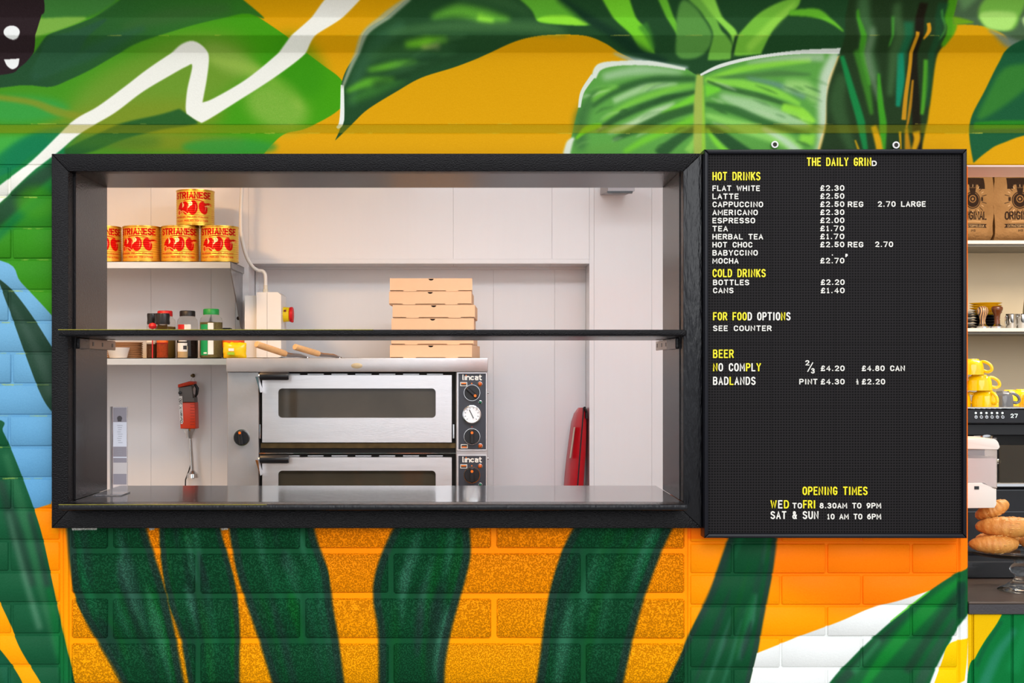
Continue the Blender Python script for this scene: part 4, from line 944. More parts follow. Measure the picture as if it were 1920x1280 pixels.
# ---------------------------------------------------------------- pizza boxes
BXY = 1.84
lbl = ['topmost cardboard pizza box of the stack on the oven', 'cardboard pizza box second from the top, shifted furthest left', 'cardboard pizza box third from the top, shifted right', 'cardboard pizza box just above the black shelf, fourth from the top',
       'cardboard pizza box mostly hidden behind the black shelf edge, second from the bottom', 'lowest cardboard pizza box resting on the steel oven top']
bw, bh, bd = .3115, .0505, .32
xs_ = [731, 729.5, 736, 734, 733.5, 731]; rz_ = [0, -.03, -.035, -.025, -.05, -.1]
def pizza_box(i):
    z0 = OT + (5 - i) * bh; x0 = X(xs_[i], BXY)
    r = thing('pizza_box', lbl[i], 'pizza box', (x0, BXY, z0), 'cardboard pizza boxes stacked on the oven')
    t_ = .0018; h_ = bh - .0012
    notch = [(bw / 2 - .0105 * math.cos(a) , h_ - .0085 * math.sin(a)) for a in [math.pi * k / 8 for k in range(9)]]
    front = [(0, .004), (0, h_)] + notch + [(bw, h_), (bw, .004), (bw * .83, .004), (bw * .83, 0), (bw * .68, 0), (bw * .68, .0035), (bw * .32, .0035), (bw * .32, 0), (bw * .165, 0), (bw * .165, .004)]
    MB().prism(front, 0, t_).build('front_panel', M_card, r, local=True, smooth_=0)
    b = MB(); b.box(.001, bw - .001, t_ + .002, bd, 0, t_); b.box(0, t_, t_, bd, .002, h_); b.box(bw - t_, bw, t_, bd, .002, h_); b.box(0, bw, bd - t_, bd, .002, h_)
    b.build('tray', M_card, r, local=True, smooth_=0)
    MB().box(.0005, bw - .0005, .001, bd, h_ - t_, h_).build('lid', M_card, r, local=True, smooth_=0)
    MB().box(bw / 2 - .02, bw / 2 + .02, t_ + .004, t_ + .006, .01, h_ - t_).build('notch_shade', M_boxshade, r, local=True, smooth_=0)  # dark sheet behind the notch stands in for shade inside the box
    r.rotation_euler[2] = rz_[i]
for i in range(6): pizza_box(i)

# ---------------------------------------------------------------- pizza peels
for i, (a, b_, r_, lb) in enumerate((((480.5, 645), (535, 664), .0125, 'orange toned wooden handled pizza peel with brown end, left one on the oven'), ((552.5, 650), (597, 664), .0118, 'pale wooden handled pizza peel, right one beside the boxes'))):
    ya, yb2 = 1.76, 1.9
    pa, pb2 = Vector((X(a[0], ya), ya, Z(a[1], ya))), Vector((X(b_[0], yb2), yb2, Z(b_[1], yb2) + .002))
    pl = thing('pizza_peel', lb, 'peel', (pb2.x, pb2.y, OT), 'pizza peels lying on the oven')
    d = (pb2 - pa).normalized()
    MB().tube([pa, pa + d * .004, pa + d * .02, pa.lerp(pb2, .5), pb2 - d * .01, pb2], [r_ * .8, r_, r_, r_, r_ * .98, r_ * .9], 16).build('handle', M_wood, pl, 'turned wooden handle')
    tip = Vector((pb2.x + .075, pb2.y + .12, OT + .004))
    MB().tube([pb2 - d * .01, pb2 + d * .02, pb2.lerp(tip, .6) + Vector((0, 0, .003)), tip], [r_ * .8, r_ * .8, r_ * .7, .004], 10, flat=.7).build('tang', M_chrome, pl)
    MB().box(tip.x - .06, tip.x + .07, tip.y - .01, tip.y + .22, OT + .0005, OT + .003, .001).build('blade', M_chrome, pl)
hx = MB().box(X(494, 2.44), X(500.5, 2.44), 2.43, 2.445, 1.1, Z(640, 2.44)); tag(hx.build('power_cable', M_bplastic), 'black vertical cable behind the oven left of the peels', 'cable')

# ---------------------------------------------------------------- wall shelves
YS = 2.005
def wshelf(z1, pr_, lb, rx):
    r = thing('wall_shelf', lb, 'shelf', (-1.3, YB, z1 - .025))
    xr = X(rx, YS)
    MB().box(-1.9, xr, YS, YB - .001, z1 - .002, z1).build('shelf_top', M_shelfs, r)
    MB().box(-1.9, xr, YS, YS + .002, z1 - .026, z1).build('front_edge', M_shelfs, r)
    MB().box(xr - .002, xr, YS, YB - .001, z1 - .026, z1).build('end_plate', M_galv, r)
    MB().box(-1.9, xr, YS + .002, YS + .02, z1 - .026, z1 - .0245).build('folded_lip', M_shelfs, r)
    return r, xr
S1 = Z(490, YS); S2 = Z(671, YS)
ush, xr = wshelf(S1, 0, 'upper steel wall shelf carrying the gold tomato cans', 433)
bx_ = xr - .006
MB().xprism([(YS + .03, S1 - .027), (YB - .012, S1 - .027), (YB - .012, S1 - .25), (YB - .03, S1 - .25)], bx_ - .004, bx_).build('bracket', M_galv, ush, 'tapered galvanised bracket')
MB().box(bx_ - .03, bx_, YB - .012, YB, S1 - .26, S1 - .027, .002).build('bracket_plate', M_galv, ush)
MB().lathe([(.0001, -.008), (.006, -.006), (.008, 0)], (bx_ - .016, YB - .012, S1 - .21), 12, 'y').build('bolt', M_dark, ush)
lsh, xr2 = wshelf(S2, 0, 'lower steel wall shelf carrying spice jars', 428)

# ---------------------------------------------------------------- tomato cans
cl = Canvas(520, 250, 0, 0, 1, (216, 176, 70))
for k in range(8): cl.fill(rect(0, k * 32, 520, k * 32 + 10), (214, 176, 76), soft=4, a=.35)
RED = (190, 20, 20)
cl.text('STRIANESE', 140, 388, 24, 62, RED, 10, .5)
for gx in range(140, 390, 60): cl.fill(rect(gx, 60, gx + 12, 63), RED)
for cx, cy, rx, ry, ro in ((188, 128, 26, 44, .45), (222, 130, 24, 46, -.1), (270, 128, 30, 50, .05), (336, 130, 28, 44, -.3)):
    cl.ellipse(cx, cy, rx, ry, (204, 24, 20), rot=ro, soft=1.2)
    cl.stroke([(cx + rx * .5, cy - ry * .5), (cx + rx * .6, cy), (cx + rx * .4, cy + ry * .55)], [1, 4, 1], (240, 170, 140), a=.8)
for pts in ([(196, 84), (205, 110), (198, 128)], [(244, 84), (250, 108), (240, 130)], [(252, 80), (262, 100), (256, 116)]): cl.stroke(pts, [3, 14, 3], (238, 220, 160), soft=1)
cl.stroke([(208, 78), (250, 72), (300, 76), (340, 86)], 5, RED); cl.stroke([(168, 170), (200, 150), (232, 168), (240, 180)], 5, (240, 200, 120)); cl.ellipse(170, 160, 18, 22, (238, 190, 110), soft=1); cl.ellipse(170, 160, 12, 15, (216, 90, 40), soft=1)
cl.stroke([(340, 104), (375, 100), (400, 104)], [8, 14, 6], (190, 30, 20)); cl.stroke([(345, 118), (372, 116), (396, 112)], [4, 8, 3], (240, 190, 120)); cl.ellipse(392, 108, 14, 8, (226, 140, 60), soft=1)
cl.text('POMODORI PELATI ITALIANI', 140, 370, 188, 197, (200, 60, 30), 2.4); cl.text('ITALIAN PEELED TOMATOES', 140, 370, 213, 222, (200, 60, 30), 2.4)
for k in range(7): cl.fill(rect(404, 140 + k * 13, 440 - (k % 3) * 6, 143 + k * 13), (204, 110, 60), a=.8)
M_canl = image_mat('tomato_can_label', cl.image('tomato_can_print'), rough=.36, metal=.7, bump=.0)
def can(name_px, base, y, rz, lb, h=.143, r_=.0757):
    o = thing('tomato_can', lb, 'can', (X(name_px, y), y, base), 'gold tomato cans on the upper shelf')
    N_ = 48; prof = []; nz = 60
    for k in range(nz + 1):
        t_ = k / nz; z = .006 + t_ * (h - .012); rb = .0 if (t_ < .12 or t_ > .93) else .0007 * math.sin(t_ * 2 * math.pi * 15)
        prof.append((r_ - .0015 + rb, z))
    m = MB(); m.lathe(prof, (0, 0, 0), 72, 'z', cap=False)
    def uv(x, yy, z):
        a = math.atan2(x, -yy); return (.5 + a / (2 * math.pi) * 1.42, z / h)
    m.uv = uv; m.build('can_wall', M_canl, o, local=True, smooth_=60)
    for z0 in (0, h - .006): MB().lathe([(.0001, z0 + (.0035 if z0 else 0)), (r_ - .004, z0 + (.0035 if z0 else 0)), (r_ - .003, z0 + .006 if z0 else 0), (r_, z0 + (.0055 if z0 else .001)), (r_, z0 + .001 if z0 else .005), (r_ - .0015, z0 if z0 else .006)], (0, 0, 0), 48, 'z', cap=False).build('rim', M_gold, o, local=True)
    o.rotation_euler[2] = rz; return o
c0 = can(192, S1, 2.088, .3, 'leftmost gold tomato can, cut off by the hatch jamb')
lb = ['gold tomato can second from the left in the row', 'gold tomato can under the upper can, slightly turned right', 'rightmost gold tomato can of the row beside the white conduit']
for p_, l_, rz in ((266, lb[0], -.10), (338, lb[1], .10), (412, lb[2], .03)): copy_tree(c0, loc=(X(p_, 2.088), 2.088, S1), label=l_, rz=rz)
copy_tree(c0, loc=(X(366.5, 2.10), 2.10, S1 + .1435), label='single gold tomato can stacked on top of the row', rz=-.02)

# ---------------------------------------------------------------- spice jars and bowls
YJ = 2.09
M_jar = pm('clear_jar_plastic', (236, 236, 232), .08, bump=0, var=0, trans=1, ior=1.12)
def cap_(n, r_, z0, z1, mat, par, ridg=True):
    m = MB(); m.lathe([(r_, z0), (r_, z1 - .003), (r_ - .003, z1), (.0001, z1)], (0, 0, 0), 32, 'z'); return m.build(n, mat, par, local=True, smooth_=50)
def spice(px0, px1, pc0, pc1, ycap0, ycap1, ysh, capmat, fillmat, lab, y=YJ, fillf=.8, label_=None, sq=False):
    cx = (px0 + px1) / 2; r_ = (px1 - px0) / 2 * S(y); rc = (pc1 - pc0) / 2 * S(y)
    H_ = Z(ycap0, y) - S2; zc = Z(ycap1, y) - S2; zs = Z(ysh, y) - S2
    o = thing('spice_jar', lab, 'jar', (X(cx, y), y, S2))
    MB().lathe([(r_ * .9, .0005), (r_, .004), (r_, zs), (r_ * .93, zs + (zc - zs) * .5), (rc * .92, zc)], (0, 0, 0), 32, 'z').build('jar_body', M_jar, o, local=True, smooth_=50)
    MB().lathe([(r_ * .88, .002), (r_ * .965, .005), (r_ * .965, zs * fillf), (.0001, zs * fillf + .002)], (0, 0, 0), 24, 'z').build('contents', fillmat, o, local=True)
    cap_('lid', rc, zc, H_, capmat, o)
    if label_:
        for (u0, u1, z0, z1, mt) in label_:
            a0, a1 = math.asin(max(-.98, min(.98, u0))), math.asin(max(-.98, min(.98, u1))); n_ = 8; rr_ = r_ * 1.01
            v = []; 
            for k in range(n_ + 1):
                a = a0 + (a1 - a0) * k / n_
                for z in (z0 * zs, z1 * zs): v.append((rr_ * math.sin(a), -rr_ * math.cos(a), z)); v.append(((rr_ - .0006) * math.sin(a), -(rr_ - .0006) * math.cos(a), z))
            f = []
            for k in range(n_): b = k * 4; f += [(b, b + 4, b + 6, b + 2), (b + 1, b + 3, b + 7, b + 5), (b, b + 1, b + 5, b + 4), (b + 2, b + 6, b + 7, b + 3)]
            MB().add(v, f).build('label', mt, o, local=True)
    return o
P_ = lambda n, c, **k: pm(n, c, k.pop('rough', .45), bump=k.pop('bump', 0), **k)
herb = P_('dried_herbs', (118, 108, 66), var=.6, vscale=260, bump=1, bscale=300, rough=.9); seeds = P_('brown_seeds', (92, 60, 36), var=.6, vscale=260, bump=1, bscale=300, rough=.9)
chili = P_('chilli_flakes', (168, 66, 24), var=.9, vscale=300, bump=1, bscale=300, rough=.9); cream = P_('garlic_powder', (214, 186, 140), var=.1, rough=.9); darks = P_('dark_peppercorns', (42, 32, 30), var=.6, vscale=240, bump=1, bscale=300, rough=.9)
mgold = P_('mustard_powder', (134, 102, 40), var=.2, rough=.9)
Lg, Lw2, Lr, Lo, Lk = P_('green_label', (0, 150, 86)), P_('white_label', (228, 228, 226)), P_('red_label', (206, 40, 34)), P_('orange_label', (238, 104, 22)), P_('black_label', (34, 34, 36))
red_, grn = P_('red_lid_plastic', (190, 24, 30)), P_('green_lid_plastic', (10, 140, 60))
spice(375, 417, 381.5, 411, 579, 590, 603, grn, herb, 'large clear jar of dried green herbs with green lid and green label', fillf=.98, label_=[(-.8, -.12, .08, .92, Lg), (-.10, .38, .50, .96, Lw2), (-.10, .38, .10, .48, Lw2), (-.66, .02, .70, .77, Lk), (-.5, -.2, .12, .16, Lw2), (.05, .3, .56, .7, P_('leaf_print', (90, 150, 70)))])
spice(332, 371, 337, 366, 582.5, 593, 606, P_('black_lid_plastic', (28, 26, 28)), darks, 'clear jar with black lid and red and white label behind the garlic bottle', fillf=.72, y=2.13, label_=[(-.76, -.1, .55, .96, Lr), (-.08, .5, .62, .96, Lw2), (-.76, .5, .06, .5, Lk)])
spice(290, 329, 296, 324, 582.5, 593, 606, red_, mgold, 'clear jar with red lid holding brown yellow powder behind the grinders', fillf=.9, y=2.14, label_=[(-.2, .22, .05, .8, Lr)])
spice(333, 352, 335, 350, 634, 640, 642, Lw2, cream, 'small bottle of cream powder with white label in front of the black lidded jar', y=2.045, fillf=.75, label_=[(-.95, .95, .42, .97, Lw2), (.3, .9, .55, .8, Lk)])
def grinder(px0, px1, c0_, c1_, y, lab, fm, lm):
    r_ = (px1 - px0) / 2 * S(y); rc = (c1_ - c0_) / 2 * S(y); H_ = Z(587.5, y) - S2; zc = Z(608, y) - S2
    o = thing('spice_grinder', lab, 'spice grinder', (X((px0 + px1) / 2, y), y, S2), 'spice grinders on the lower shelf')
    MB().lathe([(r_ * .92, .0005), (r_, .004), (r_, zc - .012), (r_ * .85, zc)], (0, 0, 0), 28, 'z').build('bottle', M_jar, o, local=True)
    MB().lathe([(r_ * .9, .002), (r_ * .955, .005), (r_ * .955, zc * .42), (.0001, zc * .42)], (0, 0, 0), 24, 'z').build('contents', fm, o, local=True)
    MB().lathe([(rc * .96, zc), (rc, zc + .006), (rc * .94, zc + .018), (rc, H_ - .006), (rc * .93, H_), (.0001, H_)], (0, 0, 0), 32, 'z').build('grinder_head', M_bplastic, o, local=True, smooth_=50)
    MB().lathe([(r_ * 1.012, zc * .46), (r_ * 1.012, zc * .82)], (0, 0, 0), 28, 'z', cap=False).build('label', lm, o, local=True)
    return o
grinder(275, 294, 269.5, 287, 2.11, 'spice grinder with white label and black head at the left', seeds, Lw2)
grinder(294, 315, 285, 313, 2.05, 'chilli flake grinder with orange label and wide black head', chili, Lo)
hb = MB().lathe([(.0001, .0), (.012, .003), (.016, .012), (.012, .022), (.0001, .026)], (X(286, 2.02), 2.02, 0), 18, 'z'); hb.v = [(x, y * 1, z * 1.0 + Z(617, 2.02)) for x, y, z in hb.v]; hb.box(X(286, 2.02) - .002, X(286, 2.02) + .002, 2.018, 2.022, S2, Z(615, 2.02)); tag(hb.build('spoon_rest', red_), 'small red plastic heart on a stem in front of the grinders', 'ornament')
bw_ = MB().lathe([(.031, .0), (.034, .003), (.0435, .040), (.0445, .042), (.042, .042), (.0335, .006), (.0001, .005)], (X(222, 2.055), 2.055, S2), 36, 'z')
tag(bw_.build('ramekin', M_wplastic), 'white plastic bowl in front of the brown paper lids', 'bowl')
M_kraft = P_('kraft_paper', (176, 136, 98), var=.08, rough=.8)
nl = 9
for k in range(nl):
    z0 = S2 + .0 + k * .0072; r_ = .0715
    o = MB().lathe([(r_ - .006, 0), (r_, .005), (r_ + .0006, .0062), (r_ - .002, .0066), (r_ - .008, .0055), (.0001, .0052)], (0, 0, 0), 40, 'z').build('paper_plate', M_kraft, local=True, loc=(X(234, 2.15), 2.15, z0))
    tag(o, 'brown paper plate, ' + ['lowest', 'second from the bottom', 'third from the bottom', 'fourth from the bottom', 'middle one', 'fourth from the top', 'third from the top', 'second from the top', 'topmost'][k] + ' of the stack behind the white bowl', 'plate', 'brown paper plates in a stack')
# snack packets
def packet(x0, x1, y0, y1, yy, col, name, lab, cat, group=None, kids=()):
    m = MB(); nx, nz = 8, 8; cx0, cx1, z0, z1 = X(x0, yy), X(x1, yy), Z(y1, yy), Z(y0, yy); rg = random.Random(int(x0)); v = []
    for side in (-1, 1):
        for j in range(nz + 1):
            for i in range(nx + 1):
                u, w_ = i / nx, j / nz; b = (max(0, math.sin(math.pi * u)) ** .5) * (max(0, math.sin(math.pi * w_)) ** .5)
                v.append((cx0 + (cx1 - cx0) * u + rg.uniform(-.0015, .0015), yy + side * (.0008 + .016 * b) + rg.uniform(-.002, .002) * b, z0 + (z1 - z0) * w_ + (rg.uniform(-.003, .003) if j == nz else 0)))
    f = []; q = (nx + 1) * (nz + 1)
    for j in range(nz):
        for i in range(nx):
            a = j * (nx + 1) + i; f += [(a, a + 1, a + nx + 2, a + nx + 1), (q + a, q + a + nx + 1, q + a + nx + 2, q + a + 1)]
    for j in range(nz):
        a = j * (nx + 1); f.append((a, a + nx + 1, q + a + nx + 1, q + a)); a += nx; f.append((a, q + a, q + a + nx + 1, a + nx + 1))
    for i in range(nx): f.append((i, q + i, q + i + 1, i + 1)); a = nz * (nx + 1) + i; f.append((a, a + 1, q + a + 1, q + a))
    o = m.add(v, f).build(name, col, smooth_=80); tag(o, lab, cat, group)
    for (a, b, c, d, mt, nm) in kids:
        MB().box(X(a, yy), X(b, yy), yy - .0182, yy - .0172, Z(d, yy), Z(c, yy)).build(nm, mt, o)
    return o
M_yp = P_('yellow_foil', (238, 196, 10), var=.12, vscale=30, rough=.25, bump=.4, bscale=50); 
packet(419, 462, 642, 671, 2.03, M_yp, 'food_packet', 'crumpled yellow food packet with green and white print at the shelf end', 'packet', None, ((430, 440, 653, 658, Lw2, 'print'), (428, 441, 660, 665, P_('lime_print', (150, 190, 30)), 'print')))
packet(417, 458, 628, 652, 2.09, P_('orange_foil', (232, 98, 20), var=.15, rough=.3, bump=.4), 'food_packet', 'orange food packet standing behind the yellow packet', 'packet', None, ((449, 456, 640, 648, red_, 'print'),))
tag(MB().box(X(418, 2.16), X(433, 2.16), 2.15, 2.19, S2, Z(614.5, 2.16), .002).build('small_box', M_bplastic), 'small black topped box behind the food packets', 'box')

# ---------------------------------------------------------------- immersion blender on a hook
YI = 2.24
def IP(px_, py_, y=YI): return (X(px_, y), Z(py_, y))
bl = thing('immersion_blender', 'orange and grey stick blender with steel shaft hanging on the wall', 'blender', (X(356, YI), YI, Z(898, YI)))
M_ob = P_('orange_plastic', (222, 62, 20), var=.04, bump=.05, rough=.35); M_gb = P_('grey_rubber', (104, 100, 98), var=.05, rough=.5)
def bod(poly, d0, d1, nm, mat, lab=None): return MB().prism([IP(*p) for p in poly], YI - d0, YI + d1, .007).build(nm, mat, bl, lab)
bod([(341, 803), (370, 803), (368.5, 754), (339, 754)], .032, .032, 'motor_housing', M_ob, 'orange lower housing')
bod([(339, 754), (368, 754), (367.5, 745), (360, 738), (359, 729), (363, 722), (337, 726)], .028, .030, 'grip', M_gb, 'grey rubber grip with a hand opening')
bod([(336, 726.5), (366, 720), (366, 715), (357, 714.5), (336, 720.5)], .03, .030, 'top_cover', M_ob)
MB().tube([(*IP(365.5, 720)[:1], YI, IP(365.5, 720)[1]), (IP(370, 728)[0], YI, IP(370, 728)[1]), (IP(369, 738)[0], YI, IP(369, 738)[1]), (IP(366, 745)[0], YI, IP(366, 745)[1])], [.005, .007, .006, .003], 8).build('hand_loop', M_bplastic, bl, 'black strap behind the grip')
MB().prism([IP(338.5, 742), IP(345, 742), IP(347, 790), IP(345.5, 794), IP(343, 794), IP(341, 790)], YI - .0345, YI - .028).build('name_strip', Lw2, bl, 'white strip lettered Dynamix 160')
nsx = MB()
for k, g in enumerate('DynamiX'):
    zc = Z(789 - k * 4.2, YI); g2 = g if g in GLYPH else g.upper()
    q = MB().letter(g2, -.0042, .0042, -.004, .004, YI - .0352, YI - .0345, .0017).rot((0, YI, 0), 'Y', -math.pi / 2); nsx.add([(x + X(343.6 - k * .25, YI), y, z + zc) for x, y, z in q.v], q.f)
for k, g in enumerate('160'):
    q = MB().letter(g, -.0038, .0038, -.005, .005, YI - .0352, YI - .0345, .002).rot((0, YI, 0), 'Y', -math.pi / 2); nsx.add([(x + X(341.6, YI), y, z + Z(756.5 - k * 4, YI)) for x, y, z in q.v], q.f)
nsx.build('lettering', Lk, bl, smooth_=0)
MB().lathe([(.0065, 0), (.0065, -.004), (.0001, -.006)], (X(340.5, YI), YI - .030, Z(736, YI)), 16, 'y').build('switch', M_bplastic, bl)
for k in range(8): MB().box(X(360, YI), X(368, YI), YI - .0335, YI - .0320, Z(758 + k * 5.4, YI), Z(757 + k * 5.4, YI)).build('vent_rib', P_('dark_orange', (170, 40, 14)), bl)
ax_ = X(355.5, YI)
MB().lathe([(.028, Z(803.5, YI)), (.0275, Z(806, YI)), (.016, Z(817, YI)), (.0135, Z(821, YI)), (.0065, Z(822, YI))], (ax_, YI, 0), 28, 'z').build('coupling', M_chrome, bl)
MB().tube([(X(356.5, YI), YI, Z(820, YI)), (X(361, YI), YI, Z(886, YI))], .0075, 16).build('shaft', M_chrome, bl)
MB().lathe([(.008, Z(882, YI)), (.012, Z(884, YI)), (.022, Z(888, YI)), (.0245, Z(895, YI)), (.023, Z(895, YI)), (.018, Z(888, YI)), (.0075, Z(887, YI)), (.0075, Z(897, YI)), (.0001, Z(898, YI))], (X(361.5, YI), YI, 0), 24, 'z').build('blade_guard', M_chrome, bl)
MB().tube([(X(336 + 19.5, YI), YI + .01, Z(716, YI)), (X(362, YB - .02), YB - .02, Z(705, YB)), (X(365.5, YI), YI + .01, Z(716, YI))], .0008, 6).build('hanging_wire', M_galv, bl)
MB().tube([(X(356, YI), YI + .03, Z(868, YI)), (X(351, YI), YI + .03, Z(884, YI)), (X(345, YI), YI + .03, Z(900, YI)), (X(344, YI), YI + .03, Z(930, YI))], .0026, 8).build('cord', M_bplastic, bl)
hk = MB().lathe([(.0001, -.03), (.005, -.03), (.0055, -.026), (.003, -.024), (.003, -.004), (.008, -.002), (.008, 0)], (X(362.3, YB), YB, Z(704, YB)), 16, 'y'); tag(hk.build('wall_hook', M_bronze), 'small brass hook the stick blender hangs from', 'hook')

# ---------------------------------------------------------------- isolator switch, conduit
YW = 2.16
iso = thing('isolator_switch', 'white switch box with yellow and red rotary handle by the conduit', 'switch', (X(503, 2.2), 2.2, Z(670, YW)))
YW = 2.16
MB().prism([(X(481, YW), Z(670, YW)), (X(520, YW), Z(670, YW)), (X(527, YW), Z(669, YW)), (X(527, YW), Z(553, YW)), (X(521, YW), Z(547.5, YW)), (X(481, YW), Z(547.5, YW))], YW, YW + .15).build('enclosure', M_wplastic, iso)
MB().box(X(500.5, YW), X(501.3, YW), YW - .0006, YW, Z(670, YW), Z(548, YW)).build('seam', P_('seam_grey', (170, 168, 166)), iso)
MB().box(X(468, YB), X(481, YW), YW + .03, YW + .14, Z(670, YW), Z(553, YW)).build('back_box', M_wplastic, iso)
MB().lathe([(.0001, .025), (.026, .025), (.029, .022), (.031, .0), (.031, -.004)], (X(527, YW), YW + .075, Z(588, YW)), 28, 'x').build('rotary_base', P_('yellow_plastic', (246, 212, 0)), iso, 'yellow rotary base')
rk = MB().lathe([(.0001, .014), (.026, .014), (.031, .011), (.030, .0)], (X(538.8, YW), YW + .075, Z(588, YW)), 28, 'x'); rk.build('rotary_handle', P_('red_plastic', (214, 10, 24)), iso, 'red rotary handle')
MB().box(X(541, YW), X(545.5, YW), YW + .06, YW + .09, Z(603, YW), Z(583, YW), .003).build('handle_grip', P_('red_plastic', (214, 10, 24)), iso)
MB().box(X(529.5, YW), X(533.5, YW), YW + .042, YW + .046, Z(583, YW), Z(579.5, YW)).build('lock_hole', P_('dark_red', (120, 10, 10)), iso)
cdt = [(454, 300), (453.5, 352), (451.5, 400), (452, 435), (456, 460), (464, 485), (474, 500), (484, 507), (492, 508), (497, 514), (498, 526), (498, 536)]
sp_ = smooth(cdt, False, 10); Yc = 2.21
cn = MB().tube([(X(a, Yc), Yc, Z(b, Yc)) for a, b in sp_], .0072, 12)
cond = thing('cable_conduit', 'white flexible conduit curving down to the switch box', 'conduit', (X(497, Yc), Yc, Z(548, YW)))
cn.build('hose', M_wplastic, cond)
rb_ = MB()
d_ = 0; last = None
for a, b in sp_[:-22]:
    p_ = Vector((X(a, Yc), Yc, Z(b, Yc)))
    if last is None or (p_ - last).length > .0: rb_.tube([p_ + Vector((0, 0, .0012)), p_ - Vector((0, 0, .0012))], .0080, 10)
    last = p_
rib_ = rb_.build('hose_ribs', M_wplastic, cond); rib_['kind'] = 'stuff'
MB().lathe([(.0105, Z(548, YW)), (.0105, Z(541, YW)), (.0085, Z(540, YW)), (.0085, Z(533, YW))], (X(498, Yc), Yc, 0), 8, 'z').build('gland', pm('ivory_plastic', (214, 208, 192), .4, var=.02), cond, 'ivory gland nut')

# grey unit with black ribbed edge at the ceiling
vt = thing('roller_screen', 'grey box with black ribbed lower edge high on the white wall', 'screen', (X(1163, 2.0), 2.2, Z(361, 2.0)))
MB().xprism([(2.0, Z(358, 2.0)), (2.0, Z(330, 2.0)), (YB, Z(330, 2.0)), (YB, Z(346, 2.0))], X(1140, 2.0), X(1190, 2.0)).build('housing', pm('light_grey', (160, 156, 160), .5, var=.03), vt)
MB().box(X(1138, 2.0), X(1186, 2.0), 1.995, 2.01, Z(361.5, 2.0), Z(358.3, 2.0)).build('edge_strip', M_bplastic, vt)
for k in range(20): MB().box(X(1140 + k * 2.3, 2.0), X(1141.3 + k * 2.3, 2.0), 1.993, 2.01, Z(362.5, 2.0), Z(361.4, 2.0)).build('rib', M_bplastic, vt)

# ---------------------------------------------------------------- red delivery bag
YD = 2.30
rbag = thing('delivery_bag', 'red insulated pizza delivery bag with black piping leaning in the corner', 'bag', (X(1078, YD), YD, Z(950, YD)))
M_rv = pm('red_vinyl', (208, 14, 32), .28, bump=.6, bscale=14, var=.08, vscale=8)
# the bag stands on edge: its broad face looks left, its narrow side and piping face the room
def q3(px_, py_, y): return Vector((X(px_, y), y, Z(py_, y)))
rows = [(764, 1084, 1094, 1097.5), (775, 1076, 1093.5, 1099), (790, 1071, 1092.5, 1099.5), (820, 1067, 1090, 1099), (850, 1063, 1087.5, 1098), (885, 1059, 1085, 1095.5), (912, 1057, 1083, 1094), (990, 1053, 1079, 1090)]
v = []
for py_, a, b, c in rows: v += [q3(a, py_, YD + .12), q3((a + b) / 2 - 1.5, py_, YD + .04), q3(b, py_, YD), q3(c, py_, YD + .03), q3(c, py_, YD + .16), q3(a + 2, py_, YD + .17)]
f = []
for i in range(len(rows) - 1):
    for k in range(6): f.append((i * 6 + k, i * 6 + (k + 1) % 6, (i + 1) * 6 + (k + 1) % 6, (i + 1) * 6 + k))
f += [tuple(range(6)), tuple(range((len(rows) - 1) * 6 + 5, (len(rows) - 1) * 6 - 1, -1))]
MB().add(v, f).build('bag_body', M_rv, rbag, smooth_=60)
MB().tube([q3(b, py_, YD - .002) for py_, a, b, c in rows], .0028, 8).build('piping', M_bplastic, rbag, 'black piping')
MB().add([q3(1075.5, 801, YD + .05), q3(1078.5, 800, YD + .03), q3(1070.5, 858, YD + .03), q3(1067.5, 859, YD + .05), q3(1075.5, 801, YD + .045), q3(1078.5, 800, YD + .025), q3(1070.5, 858, YD + .025), q3(1067.5, 859, YD + .045)],
         [(4, 5, 6, 7), (0, 3, 2, 1), (0, 1, 5, 4), (1, 2, 6, 5), (2, 3, 7, 6), (3, 0, 4, 7)]).build('label_window', P_('cream_card', (226, 208, 180)), rbag, 'cream paper label in a clear sleeve')
MB().tube([q3(1096, 764, YD), q3(1099, 772, YD + .02), q3(1099.5, 784, YD + .02)], .006, 8).build('seam_fold', M_bplastic, rbag)

# ---------------------------------------------------------------- acrylic holder on the sill
YA = .16
ah = thing('menu_holder', 'clear acrylic stand with small printed card on the left of the black sill', 'sign holder', (X(224, YA), YA, SZ))
M_ac = pm('clear_acrylic', (244, 244, 250), .04, bump=0, var=0, trans=.92, ior=1.3)
bk = MB().box(X(211, YA), X(239, YA), YA, YA + .003, SZ + .003, Z(762, YA), .0005).build('back_sheet', M_ac, ah)
MB().box(X(208.5, YA), X(211, YA), YA - .012, YA + .003, SZ + .003, Z(762, YA)).build('side_edge', pm('acrylic_edge', (150, 140, 136), .2, var=.05, bump=0), ah)
MB().box(X(184, YA), X(236, YA), YA - .045, YA + .045, SZ + .0002, SZ + .003, .0006).build('foot', M_ac, ah)
M_lil = P_('grey_lilac_print', (150, 142, 150)); M_wht = P_('card_white', (222, 222, 232))
for y0, y1, mt in ((764, 791, M_lil), (791, 837, M_wht), (837, 856, M_lil), (856, 858, M_wht), (858, 867, M_lil), (867, 888, P_('card_beige', (206, 196, 194))), (888, 908, M_lil)):
    MB().box(X(212.5, YA), X(237.5, YA), YA - .0012, YA - .0004, Z(y1, YA), Z(y0, YA)).build('card', mt, ah)
m = MB(); m.lathe([(.0001, -.0006), (.006, -.0004), (.0065, 0)], (X(224.5, YA), YA - .0012, Z(784, YA)), 12, 'y'); m.box(X(221, YA), X(228, YA), YA - .0018, YA - .0012, Z(790, YA), Z(787, YA)); m.build('crest_print', P_('crest_dark', (70, 62, 66)), ah)
m = MB()
for k in range(9): m.box(X(220 + (k % 3), YA), X(230 - (k % 4), YA), YA - .0016, YA - .0012, Z(797.7 + k * 4, YA), Z(797 + k * 4, YA))
